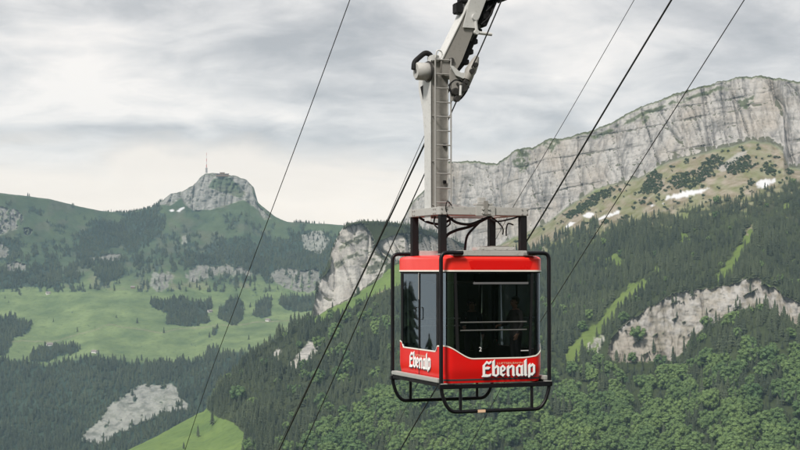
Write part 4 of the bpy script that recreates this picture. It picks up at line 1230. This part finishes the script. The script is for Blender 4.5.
for uu in (PU0 - .06, PU0 + .06, PU1 - .06, PU1 + .06):
    for zz in (BZ0 + .04, BZ1 - .04):
        m = LMB(); m.cyl((uu, PV0 - .118, zz), (uu, PV0 - .0995, zz), .016, 8); m.build('bolt', steel, car)
for vv in (PV0 + .16, PV0 + .26, PV1 - .26, PV1 - .16):
    for zz in (BZ0 + .045, BZ1 - .045):
        m = LMB(); m.cyl((PU0 - .112, vv, zz), (PU0 - .0945, vv, zz), .016, 8); m.build('bolt', steel, car)
for uu in (PU0, PU1):
    m = LMB(); m.box((uu - .11, PV0 - .11, .345), (uu + .11, PV0 + .11, .372), .004); m.build('post_foot', steel, car)
# ---- hanger column with ladder
HU0, HU1, HV0, HV1 = .27, .70, 1.28, 1.58
prof = [(HV0, 1.16), (HV1, 1.16), (HV1 + .02, 3.0), (HV1 + .12, 3.55), (HV1 + .36, 4.05), (HV1 + .36, 4.42), (HV1 + .05, 4.62), (HV0, 4.62)]
hang = LMB(); hang.prism(prof, 0, HU0 + .022, HU1 - .022, .0); hang_o = hang.build('hanger', taupe_shaded, car)
m = LMB(); m.prism([(a + (-.03 if i in (0, 7) else .015), b - (.06 if i < 2 else 0)) for i, (a, b) in enumerate(prof)], 0, HU0, HU0 + .0215, .004); m.build('flange', white_lit, hang_o)
m = LMB(); m.prism([(a + (-.03 if i in (0, 7) else .015), b) for i, (a, b) in enumerate(prof)], 0, HU1 - .0215, HU1, .004); m.build('flange', greyp, hang_o)
m = LMB(); m.prism([(HV1 + .10, 3.80), (HV1 + .26, 4.10), (HV1 + .10, 4.12)], 0, HU0 - .004, HU0 - .0005); m.build('gusset_hole_shade', dark, hang_o)  # dark sheet laid on the flange for the shade inside a hole
m = LMB()
for vv in (HV0 - .17, ):
    for uu in (HU0 + .06, HU1 + .0):
        m.tube([(uu, vv, 1.36), (uu, vv, 4.66)], .020, 8)
lad = m.build('ladder_rail', steel, hang_o)
for i in range(11):
    zz = 1.50 + i * .312
    m = LMB(); m.tube([(HU0 + .06, HV0 - .17, zz), (HU1, HV0 - .17, zz)], .015, 8); m.build('rung', steel, hang_o)
for zz in (1.45, 2.4, 3.4, 4.45):
    m = LMB()
    for uu in (HU0 + .06, HU1): m.tube([(uu, HV0 - .17, zz), (uu, HV0 + .01, zz)], .012, 6)
    m.build('ladder_bracket', steel, hang_o)
for zz in (1.92, 2.72):
    m = LMB(); m.box((HU1 - .13, HV0 - .06, zz), (HU1 - .06, HV0 - .003, zz + .07), .01); m.build('lamp_socket', dark, hang_o)
# drum and hose loop at the head of the column
m = LMB(); m.cyl((HU0 - .30, 1.36, 4.38), (HU0 + .03, 1.36, 4.38), .195, 28, .03); dr = m.build('winch_drum', greyp, hang_o)
m = LMB(); m.cyl((HU0 - .315, 1.36, 4.38), (HU0 - .299, 1.36, 4.38), .045, 12); m.build('hub_cap', darksteel, dr)
m = LMB(); m.cyl((HU0 - .02, 1.36, 4.38), (HU0 + .018, 1.36, 4.38), .235, 28); m.build('drum_rim', darksteel, dr)
m = LMB(); m.tube(spline([(HU0 - .33, 1.40, 4.42), (HU0 - .30, 1.42, 4.58), (HU0 - .18, 1.45, 4.70), (HU0 - .04, 1.45, 4.80), (HU0 + .08, 1.45, 4.76), (HU0 + .15, 1.45, 4.60)], 8), [.07] * 41 if False else .06, 10); m.build('hose', dark, hang_o)
m = LMB(); m.box((HU0 + .02, 1.2, 4.60), (HU0 + .20, 1.5, 4.74), .02); m.tube(spline([(HU0 + .1, 1.2, 4.62), (HU0 + .12, 1.16, 4.82), (HU0 + .24, 1.18, 4.80), (HU0 + .25, 1.2, 4.60)], 6), .016, 8)
m.box((HU0 + .26, 1.16, 4.60), (HU1 - .02, 1.45, 4.69), .015); m.build('head_plate', white_lit, hang_o)

# ---- slanting arm up to the carriage
AV0, AV1 = 1.12, 1.56
def lean(poly, v0, v1, name, mat, par, bev=.0):
    m = LMB(); m.prism([(p[0], p[1]) for p in poly], 1, v0, v1, bev); return m.build(name, mat, par)
arm_poly = [(.53, 4.30), (.73, 4.22), (.97, 4.62), (1.28, 5.36), (1.56, 6.05), (1.25, 6.12), (.98, 5.55), (.50, 4.62)]
arm = lean(arm_poly, AV0 + .02, AV1 - .02, 'arm', taupe_shaded, car)
m = LMB()
edge = [(.50, 4.62), (.98, 5.55), (1.25, 6.12)]
for (a, b), (c, d) in zip(edge[:-1], edge[1:]):
    L_e = math.hypot(c - a, d - b); nx, nz = -(d - b) / L_e, (c - a) / L_e
    m.prism([(a, b), (c, d), (c + nx * .02, d + nz * .02), (a + nx * .02, b + nz * .02)], 1, AV0, AV1)
m.build('arm_plate', white_lit, arm)
lean([(.98, 5.36), (1.28, 5.36), (1.56, 6.05), (1.80, 6.60), (1.45, 6.66), (1.12, 5.90)], AV0 - .03, AV0 - .002, 'arm_cheek', white_lit, arm, .004)
lean([(.98, 5.36), (1.28, 5.36), (1.56, 6.05), (1.80, 6.60), (1.45, 6.66), (1.12, 5.90)], AV1 + .002, AV1 + .03, 'arm_cheek', white_lit, arm, .004)
lean([(1.2, 5.75), (1.56, 6.02), (1.80, 6.60), (1.45, 6.66)], AV0 + .0, AV1 - .0, 'arm_head', greyp, arm)
m = LMB(); m.cyl((.72, AV0 - .02, 4.62), (.72, AV1 + .02, 4.62), .06, 16); m.build('pivot_pin', darksteel, arm)
m = LMB()
for zz, uu in ((5.70, 1.03), (5.95, 1.14)): m.box((uu - .14, AV0 + .1, zz), (uu + .02, AV1 - .08, zz + .24), .02)
m.build('latch_box', dark, arm)
# dark hydraulic gear behind the arm's right edge
m = LMB()
m.tube([(.93, 1.42, 4.45), (1.12, 1.42, 4.90), (1.30, 1.42, 5.30), (1.52, 1.40, 5.80), (1.86, 1.38, 6.5)], [.05, .075, .085, .085, .085], 12)
m.tube([(1.20, 1.25, 5.10), (1.62, 1.25, 5.86), (1.92, 1.25, 6.5)], [.06, .09, .09], 12)
m.build('buffer_cylinder', darksteel, arm)
m = LMB(); m.prism([(1.36, 5.48), (1.58, 5.42), (2.02, 6.35), (1.98, 6.62), (1.74, 6.62)], 1, 1.16, 1.44, .02)
for t in range(5): m.box((1.50 + .10 * t, 1.10, 5.58 + .2 * t), (1.58 + .10 * t, 1.17, 5.70 + .2 * t), .01)
m.build('brake_housing', dark, arm)
for t in range(3):
    m = LMB(); m.tube(spline([(1.42 + .12 * t, 1.08, 5.45 + .3 * t), (1.62 + .1 * t, 1.02, 5.66 + .3 * t), (1.74 + .1 * t, 1.08, 5.98 + .3 * t)], 6), .022, 8); m.build('hose', dark, arm)
m = LMB()
m.tube([(.92, 1.30, 4.42), (1.05, 1.30, 4.62), (1.22, 1.30, 5.02), (1.42, 1.30, 5.46)], [.05, .085, .10, .09], 10)
for t in range(4):
    a_ = Vector((1.06 + .105 * t, 1.30, 4.62 + .235 * t)); m.box((a_.x - .02, 1.22, a_.z - .05), (a_.x + .13, 1.40, a_.z + .06), .012)
m.build('damper_cylinder', dark, arm)
# rope guide bracket
m = LMB(); m.tube(fillet([(1.26, AV0 - .06, 5.62), (1.30, AV0 - .06, 5.26), (1.66, AV0 - .06, 5.24)], .06, 5), .038, 8)
m.cyl((1.26, AV0 - .10, 5.60), (1.26, AV0 + .02, 5.60), .075, 14); m.cyl((1.29, AV0 - .10, 5.27), (1.29, AV0 - .02, 5.27), .055, 14); m.build('rope_guide', white_lit, arm)

# haul rope clamp on the arm's foot
ROPE_V = 1.0
def clamp_pt(x, y, dv=0):                 # photo direction met with the plane v = ROPE_V
    a, b, c = ray(x, y); o = -NC
    # solve k*ray = NC + E1 u + E2 v + z
    kk = (NC.dot(E2) + ROPE_V + dv) / (Vector((a, b, 0)).dot(E2))
    p = Vector((a, b, c)) * kk - NC
    return (p.dot(E1), ROPE_V + dv, p.z)
def Q(pts, dv=0): return [clamp_pt(x, y, dv) for x, y in pts]
def plate(pts, v0, v1, name, mat, par, bev=.006):
    q = Q(pts); m = LMB(); m.prism([(p[0], p[2]) for p in q], 1, v0, v1, bev); return m.build(name, mat, par)
cp = plate([(450.5, 69), (456, 74), (463, 76), (469, 73), (474, 76), (467, 92), (459, 100), (452, 101)], .99, 1.10, 'clamp_plate', taupe_shaded, car)
plate([(449, 66), (452, 66), (460, 73), (468, 73), (470, 77), (462, 79), (455, 76)], .94, .988, 'clamp_rib', white_lit, cp)
m = LMB()
for x, y, r in ((454.5, 92, .085), (462, 88, .10), (456, 99, .07), (465, 82, .06)):
    c_ = clamp_pt(x, y); m.cyl((c_[0], .91, c_[2]), (c_[0], 1.02, c_[2]), r, 18, .012)
m.build('sheave', darksteel, cp)
m = LMB(); a_ = Q([(458.5, 96), (459, 86)])
m.tube([(p[0], .90, p[2]) for p in a_], .03, 8); m.build('clamp_lever', white_lit, cp)
m = LMB(); q = Q([(466, 80), (470, 71), (474, 63), (476.5, 57)])
m.tube([(p[0], .97, p[2]) for p in q], [.085, .13, .10, .05], 12); m.build('rope_socket', taupe_shaded, cp)
m = LMB()
for x, y in ((469, 72), (472.5, 66)):
    c_ = clamp_pt(x, y); m.cyl((c_[0], .80, c_[2]), (c_[0], .88, c_[2]), .055, 12)
m.build('socket_bolt', darksteel, cp)
for x, y, r in ((454, 72, .030), (460, 79, .035), (465.5, 78, .030), (470.5, 75.5, .028), (457, 84, .03), (467.5, 87.5, .03), (455, 99, .03)):
    c_ = clamp_pt(x, y); m = LMB(); m.cyl((c_[0], .955, c_[2]), (c_[0], .99, c_[2]), r, 8, .004); m.build('bolt', darksteel, cp)
m = LMB(); m.tube(spline(Q([(452, 96), (449.5, 86), (455, 80), (462, 82)]), 6), .018, 8); m.build('hose', dark, cp)
m = LMB(); m.tube(spline(Q([(458, 101), (463, 96), (466.5, 90), (466, 84)]), 6), .022, 8); m.build('hose', dark, cp)

# ---- ropes: all lie in the sloping surface that rises along the line
vp = Vector(ray(-50, 1200)); DIR = vp.normalized()
HOR = Vector((0, 0, 1)).cross(DIR).normalized(); 
PN = DIR.cross(HOR).normalized()
P2 = at_depth(497, -8, 31.9)
def on_plane(x, y, p0):
    r = Vector(ray(x, y)); t = p0.dot(PN) / r.dot(PN); return r * t
def rope(name, label, pts, p0, r, group=None, near=14, far=700, cat='cable'):
    P_ = [on_plane(x, y, p0) for x, y in pts]
    P_ = spline(P_, 10)
    d0 = (P_[0] - P_[1]).normalized(); d1 = (P_[-1] - P_[-2]).normalized()
    dd = (d1 * .9 + DIR * .1).normalized()
    P_ = [P_[0] + d0 * near] + P_ + [P_[-1] + dd * far * t for t in (.25, .5, 1.0)]
    m = MB(); m.tube(P_, r, 10)
    o = m.build(name, ropem); tag(o, label, cat, group); return o
rope('track_cable', 'thick dark track cable the carriage rides on, running down behind the hanger', [(497, -8), (460, 66), (425, 143), (370, 258.6), (326, 350), (279, 450)], P2, .024, near=40)
rope('signal_cable', 'hair-thin cable just above the track cable left of the hanger', [(500, -20), (462, 58), (424, 136.5), (388, 218), (368, 261), (325, 351), (277, 450)], P2 + Vector((-.3, 1.2, .1)), .008, near=36)
Pc = NC + E2 * .97 + E1 * clamp_pt(470, 71)[0] + Vector((0, 0, clamp_pt(470, 71)[2]))
rope('haul_rope', 'haul rope held in the clamp on the hanger arm', [(503, -3), (480, 50), (471, 69), (449, 118), (425, 173), (386, 258), (346, 350), (302, 450)], Pc, .015, near=36)
rope('guide_rope', 'thin far-left cable crossing the sky beside the rocky summit', [(352, -6), (313, 100), (275.5, 200), (238, 300), (210, 375), (185, 450)], P2 + Vector((-1, 2, .6)), .011, near=40)
rope('track_cable', 'thick dark cable passing close to the right of the roof frame', [(675, -6), (599, 120), (528, 239), (438, 385), (400, 450)], P2 + Vector((2, 2, 1)), .024, near=34)
rope('haul_rope', 'thinnest cable, fading out above the right half of the roof frame', [(637, -5), (565, 120), (514, 205.5), (497, 237), (430, 360), (385, 450)], P2 + Vector((2, 3, 1.2)), .008, near=34)
rope('haul_rope', 'right-hand thin cable crossing the long cliff', [(748, -6), (668, 120), (650, 148), (554.5, 299), (510, 372), (468, 450)], P2 + Vector((4, 3, 1)), .013, near=30)

# ---- carriage on the track cable (above the picture's edge)
def to_loc(p):
    q = p - NC; return Vector((q.dot(E1), q.dot(E2), q.z))
ca = to_loc(on_plane(506, -30, P2)); cd = (to_loc(on_plane(497, -8, P2)) - to_loc(on_plane(520, -60, P2))).normalized()
cn = cd.cross(Vector((1, 0, 0))).normalized()
if cn.z < 0: cn = -cn
m = LMB()
for sg in (-1, 1):
    a_ = ca + Vector((sg * .16, 0, 0))
    q = [a_ - cd * 1.9 + cn * .28, a_ + cd * 1.1 + cn * .28, a_ + cd * 1.1 + cn * .02, a_ + cd * .3 - cn * .5, a_ - cd * .9 - cn * .5, a_ - cd * 1.9 + cn * .02]
    o_ = Vector((.02 * sg, 0, 0)); n_ = len(q)
    m.add([p for p in q] + [p + o_ for p in q], [list(range(n_)), list(range(n_, 2 * n_))[::-1]] + [[i, n_ + i, n_ + (i + 1) % n_, (i + 1) % n_] for i in range(n_)])
car_c = m.build('carriage', darksteel, car)
for t in (-1.7, -1.1, -.5, .1, .7):
    m = LMB(); w_ = ca + cd * t + cn * .19
    m.cyl(w_ - Vector((.05, 0, 0)), w_ + Vector((.05, 0, 0)), .165, 20, .01); m.build('wheel', dark, car_c)
m = LMB(); e_ = ca - cd * .3 - cn * .42
m.tube([(1.62, 1.34, 6.55), (e_ + Vector((0, 0, 0)))[:]], .11, 12); m.build('suspension_link', greyp, car_c)

# ------------------------------------------------------------------ passenger behind the front window
cloth = painted('grey_jacket', (.055, .055, .06), .9, 0, .1); trousers = painted('dark_trousers', (.025, .027, .035), .9, 0, .1)
skin = painted('skin', (.42, .26, .19), .6, 0, .02, bump=0); hairm = painted('dark_hair', (.02, .015, .012), .7, 0, .05)
def passenger(u, v, rz, h=1.74, label='person with dark hair in a grey jacket standing behind the front window', jacket=None, hair=None):
    p0 = NC + E1 * u + E2 * v + Vector((0, 0, ZR + .052))
    root = empty('person', p0, RZ + rz); tag(root, label, 'person')
    s = h / 1.75
    # joints: x is forward, y is to the left
    J = [((0, 0, .95), .135), ((0, 0, 1.12), .125), ((.01, 0, 1.30), .150), ((.0, 0, 1.43), .10), ((.01, 0, 1.50), .055), ((.03, 0, 1.57), .070), ((.035, 0, 1.655), .088), ((.03, 0, 1.72), .055),
         ((0, .095, .88), .095), ((.01, .10, .50), .062), ((-.03, .10, .10), .043), ((-.03, .10, .05), .045), ((.10, .115, .03), .032),
         ((0, -.095, .88), .095), ((.01, -.10, .50), .062), ((-.03, -.10, .10), .043), ((-.03, -.10, .05), .045), ((.10, -.115, .03), .032),
         ((0, .18, 1.42), .062), ((-.02, .23, 1.16), .048), ((.12, .24, .96), .036),
         ((0, -.18, 1.42), .062), ((.06, -.24, 1.18), .048), ((.27, -.20, 1.13), .035), ((.135, 0, 1.645), .014)]
    E = [(0, 1), (1, 2), (2, 3), (3, 4), (4, 5), (5, 6), (6, 7), (0, 8), (8, 9), (9, 10), (10, 11), (11, 12), (0, 13), (13, 14), (14, 15), (15, 16), (16, 17), (3, 18), (18, 19), (19, 20), (3, 21), (21, 22), (22, 23), (6, 24)]
    def hand(base, fwd, side, down):
        b = len(J); J.append((tuple(base + fwd * .045), .028)); E.append((hand.root, b))
        for q in range(4):
            o = base + fwd * .085 + side * (.027 - .018 * q)
            i = len(J); ln = (.036, .042, .040, .030)[q]
            J.append((tuple(o), .0105)); J.append((tuple(o + fwd * ln * .7 + down * ln * .55), .0095)); J.append((tuple(o + fwd * ln * .75 + down * ln * 1.5), .0085))
            E.extend([(b, i), (i, i + 1), (i + 1, i + 2)])
        i = len(J); J.append((tuple(base + fwd * .045 + side * .042 + down * .01), .011)); J.append((tuple(base + fwd * .075 + side * .05 + down * .03), .009)); E.extend([(b, i), (i, i + 1)])
    hand.root = 20; hand(Vector((.12, .24, .96)), Vector((.35, .05, -.93)), Vector((.9, 0, .3)), Vector((.6, -.3, -.5)))
    hand.root = 23; hand(Vector((.27, -.20, 1.13)), Vector((.98, .05, .1)), Vector((0, .9, .1)), Vector((.1, 0, -1)))
    me = bpy.data.meshes.new('body'); me.from_pydata([tuple(c * s for c in j[0]) for j in J], E, [])
    o = bpy.data.objects.new('body', me); C.objects.link(o)
    sk_ = o.modifiers.new('skin', 'SKIN'); sk_.use_smooth_shade = True
    if not me.skin_vertices: me.attributes  # layer made by the modifier
    lay = me.skin_vertices[0].data if me.skin_vertices else None
    if lay is None:
        bm = bmesh.new(); bm.from_mesh(me); bm.verts.layers.skin.verify(); bm.to_mesh(me); bm.free(); lay = me.skin_vertices[0].data
    for i, j in enumerate(J): lay[i].radius = (j[1] * s, j[1] * s)
    lay[0].use_root = True
    o.modifiers.new('sub', 'SUBSURF').levels = 2
    o.modifiers['sub'].render_levels = 2
    dg = bpy.context.evaluated_depsgraph_get()
    fin = bpy.data.meshes.new_from_object(o.evaluated_get(dg))
    bpy.data.objects.remove(o)
    fin.materials.clear()
    for mm in (jacket or cloth, trousers, skin): fin.materials.append(mm)
    for f in fin.polygons:
        c = f.center / s
        f.material_index = 2 if (c.z > 1.475 or (c.z < 1.19 and (c.x > .26)) or (c.z < .965 and c.y > .2)) else (1 if c.z < .90 else 0)
        f.use_smooth = True
    b = bpy.data.objects.new('body', fin); C.objects.link(b); b.parent = root
    bm = bmesh.new(); bmesh.ops.create_uvsphere(bm, u_segments=18, v_segments=12, radius=.1)
    for vv in bm.verts:
        q = vv.co; w_ = 1 + .06 * math.sin(q.x * 60) * math.sin(q.y * 70)
        vv.co = Vector((.012 + q.x * 1.02 * w_ - (.02 if q.x > .04 and q.z < .03 else 0), q.y * .98 * w_, 1.675 + q.z * 1.02)) * s
    bmesh.ops.delete(bm, geom=[vv for vv in bm.verts if vv.co.z < 1.58 * s or (vv.co.x > .055 * s and vv.co.z < 1.70 * s)], context='VERTS')
    m = MB(); m.bm(bm, True); m.build('hair', hair or hairm, root)
    m = MB()
    for sy in (-1, 1): 
        bm = bmesh.new(); bmesh.ops.create_uvsphere(bm, u_segments=8, v_segments=6, radius=.011 * s)
        m.bm(bm, True, 0, Matrix.Translation(Vector((.112, .031 * sy, 1.665)) * s))
    m.build('eyes', hairm, root)
    m = MB()
    for sy in (-1, 1):
        bm = bmesh.new(); bmesh.ops.create_uvsphere(bm, u_segments=8, v_segments=6, radius=.03 * s)
        m.bm(bm, True, 0, Matrix.Translation(Vector((.03, .088 * sy, 1.64)) * s) @ Matrix.Diagonal((.7, .35, 1.1, 1)))
    m.build('ears', skin, root)
    return root
passenger(2.02, .62, math.radians(188))
passenger(1.25, 1.25, math.radians(250), 1.68, 'person in dark clothes standing deep inside the cabin, behind the middle of the front window', painted('navy_coat', (.03, .034, .05), .9, 0, .05))
# ------------------------------------------------------------------ light, air, camera
SUN_EL, SUN_AZ = math.radians(48), math.radians(-148)      # azimuth clockwise from straight ahead
w = bpy.data.worlds.new('World'); scene.world = w; w.use_nodes = True
nt = w.node_tree
bg = nt.nodes['Background']; bg.inputs['Strength'].default_value = .1
sk = nt.nodes.new('ShaderNodeTexSky'); sk.sky_type = 'NISHITA'; sk.sun_disc = False
sk.sun_elevation = SUN_EL; sk.sun_rotation = SUN_AZ
sk.altitude = 1400; sk.dust_density = 2
tc = nt.nodes.new('ShaderNodeTexCoord')
sx = nt.nodes.new('ShaderNodeSeparateXYZ'); nt.links.new(tc.outputs['Generated'], sx.inputs[0])
# cloud deck seen in perspective: long flat bands low down, broader overhead
den = math_(nt, 'ADD', math_(nt, 'MAXIMUM', sx.outputs[2], 0), .20)
cx = nt.nodes.new('ShaderNodeCombineXYZ')
nt.links.new(math_(nt, 'DIVIDE', sx.outputs[0], den), cx.inputs[0])
nt.links.new(math_(nt, 'DIVIDE', sx.outputs[1], den), cx.inputs[1])
mp = nt.nodes.new('ShaderNodeMapping'); nt.links.new(cx.outputs[0], mp.inputs[0])
mp.inputs['Location'].default_value = (CLOUD_OFF[0], CLOUD_OFF[1], 0)
mp.inputs['Scale'].default_value = (1.25, 1.25, 1)
n1 = noise(nt, 1.45, 9, .52, mp.outputs[0], .45)
n2 = noise(nt, 5.5, 8, .62, mp.outputs[0], .6)
nn = math_(nt, 'ADD', math_(nt, 'MULTIPLY', n1, .78), math_(nt, 'MULTIPLY', n2, .22))
# broad lighter and darker tracts of the deck, each round its own bearing and height
fy = math_(nt, 'MAXIMUM', sx.outputs[1], .05)
ta, te = math_(nt, 'DIVIDE', sx.outputs[0], fy), math_(nt, 'DIVIDE', sx.outputs[2], fy)
for px_, py_, wx_, wy_, amt in ((90, 95, 170, 60, .055), (390, 118, 190, 38, -.085), (560, 85, 120, 32, .075), (700, 40, 140, 45, -.05), (150, 8, 120, 16, -.05), (330, 40, 120, 34, .03), (120, 130, 90, 10, -.05)):
    r_ = ray(px_, py_)
    dx_ = math_(nt, 'DIVIDE', math_(nt, 'SUBTRACT', ta, float(r_[0] / r_[1])), wx_ / F)
    dy_ = math_(nt, 'DIVIDE', math_(nt, 'SUBTRACT', te, float(r_[2] / r_[1])), wy_ / F)
    q_ = math_(nt, 'ADD', math_(nt, 'MULTIPLY', dx_, dx_), math_(nt, 'MULTIPLY', dy_, dy_))
    nn = math_(nt, 'ADD', nn, math_(nt, 'MULTIPLY', math_(nt, 'EXPONENT', math_(nt, 'MULTIPLY', q_, -1)), amt))
cl = ramp(nt, nn, [(.38, (3.0, 2.95, 2.93)), (.45, (3.85, 3.74, 3.66)), (.52, (5.0, 4.8, 4.6)), (.62, (6.6, 6.15, 5.7))])
# brighter, warmer air under the cloud base near the skyline
lowf = ramp(nt, math_(nt, 'ADD', sx.outputs[2], math_(nt, 'MULTIPLY', math_(nt, 'SUBTRACT', n1, .5), .13)), [(.060, 1), (.092, 0)])
cl = mixc(nt, math_(nt, 'MULTIPLY', lowf, .82), cl, (7.3, 6.45, 5.55))
nt.links.new(mixc(nt, .93, sk.outputs[0], cl), bg.inputs['Color'])

sun = bpy.data.lights.new('sun', 'SUN'); sun.energy = SUN_E; sun.angle = math.radians(12); sun.color = (1, .95, .87)
so = bpy.data.objects.new('sun', sun); C.objects.link(so)
d = Vector((math.sin(SUN_AZ) * math.cos(SUN_EL), math.cos(SUN_AZ) * math.cos(SUN_EL), math.sin(SUN_EL)))
so.rotation_euler = (-d).to_track_quat('-Z', 'Y').to_euler()
so.location = d * 300

if HAZE > 0:
    hz = MB(); hz.box((-5700, -5700, -760), (5700, 5700, 480))
    m = bpy.data.materials.new('thin_valley_air'); m.use_nodes = True
    t = m.node_tree; t.nodes.remove(t.nodes['Principled BSDF'])
    pv = t.nodes.new('ShaderNodeVolumePrincipled')
    pv.inputs['Color'].default_value = (.54, .77, 1.0, 1)
    pv.inputs['Density'].default_value = HAZE
    pv.inputs['Anisotropy'].default_value = .35
    t.links.new(pv.outputs[0], t.nodes['Material Output'].inputs['Volume'])
    tag(hz.build('haze', m), kind='stuff')

cam = bpy.data.cameras.new('camera'); co = bpy.data.objects.new('camera', cam); C.objects.link(co)
cam.sensor_width = 36; cam.lens = 36 * F / 800
cam.clip_start = .3; cam.clip_end = 30000
co.location = (0, 0, 0); co.rotation_euler = (math.radians(90) + PITCH, 0, 0)
scene.camera = co
vs = scene.view_settings
scene.display_settings.display_device = 'sRGB'
vs.view_transform = 'Standard'; vs.look = 'None'; vs.gamma = 1; vs.exposure = EXPO; vs.use_curve_mapping = False
cy = scene.cycles
cy.use_denoising = True
cy.volume_bounces = 1; cy.max_bounces = 8; cy.diffuse_bounces = 3; cy.glossy_bounces = 4; cy.transparent_max_bounces = 16
cy.sample_clamp_indirect = 4
cy.use_adaptive_sampling = True; cy.adaptive_threshold = .01
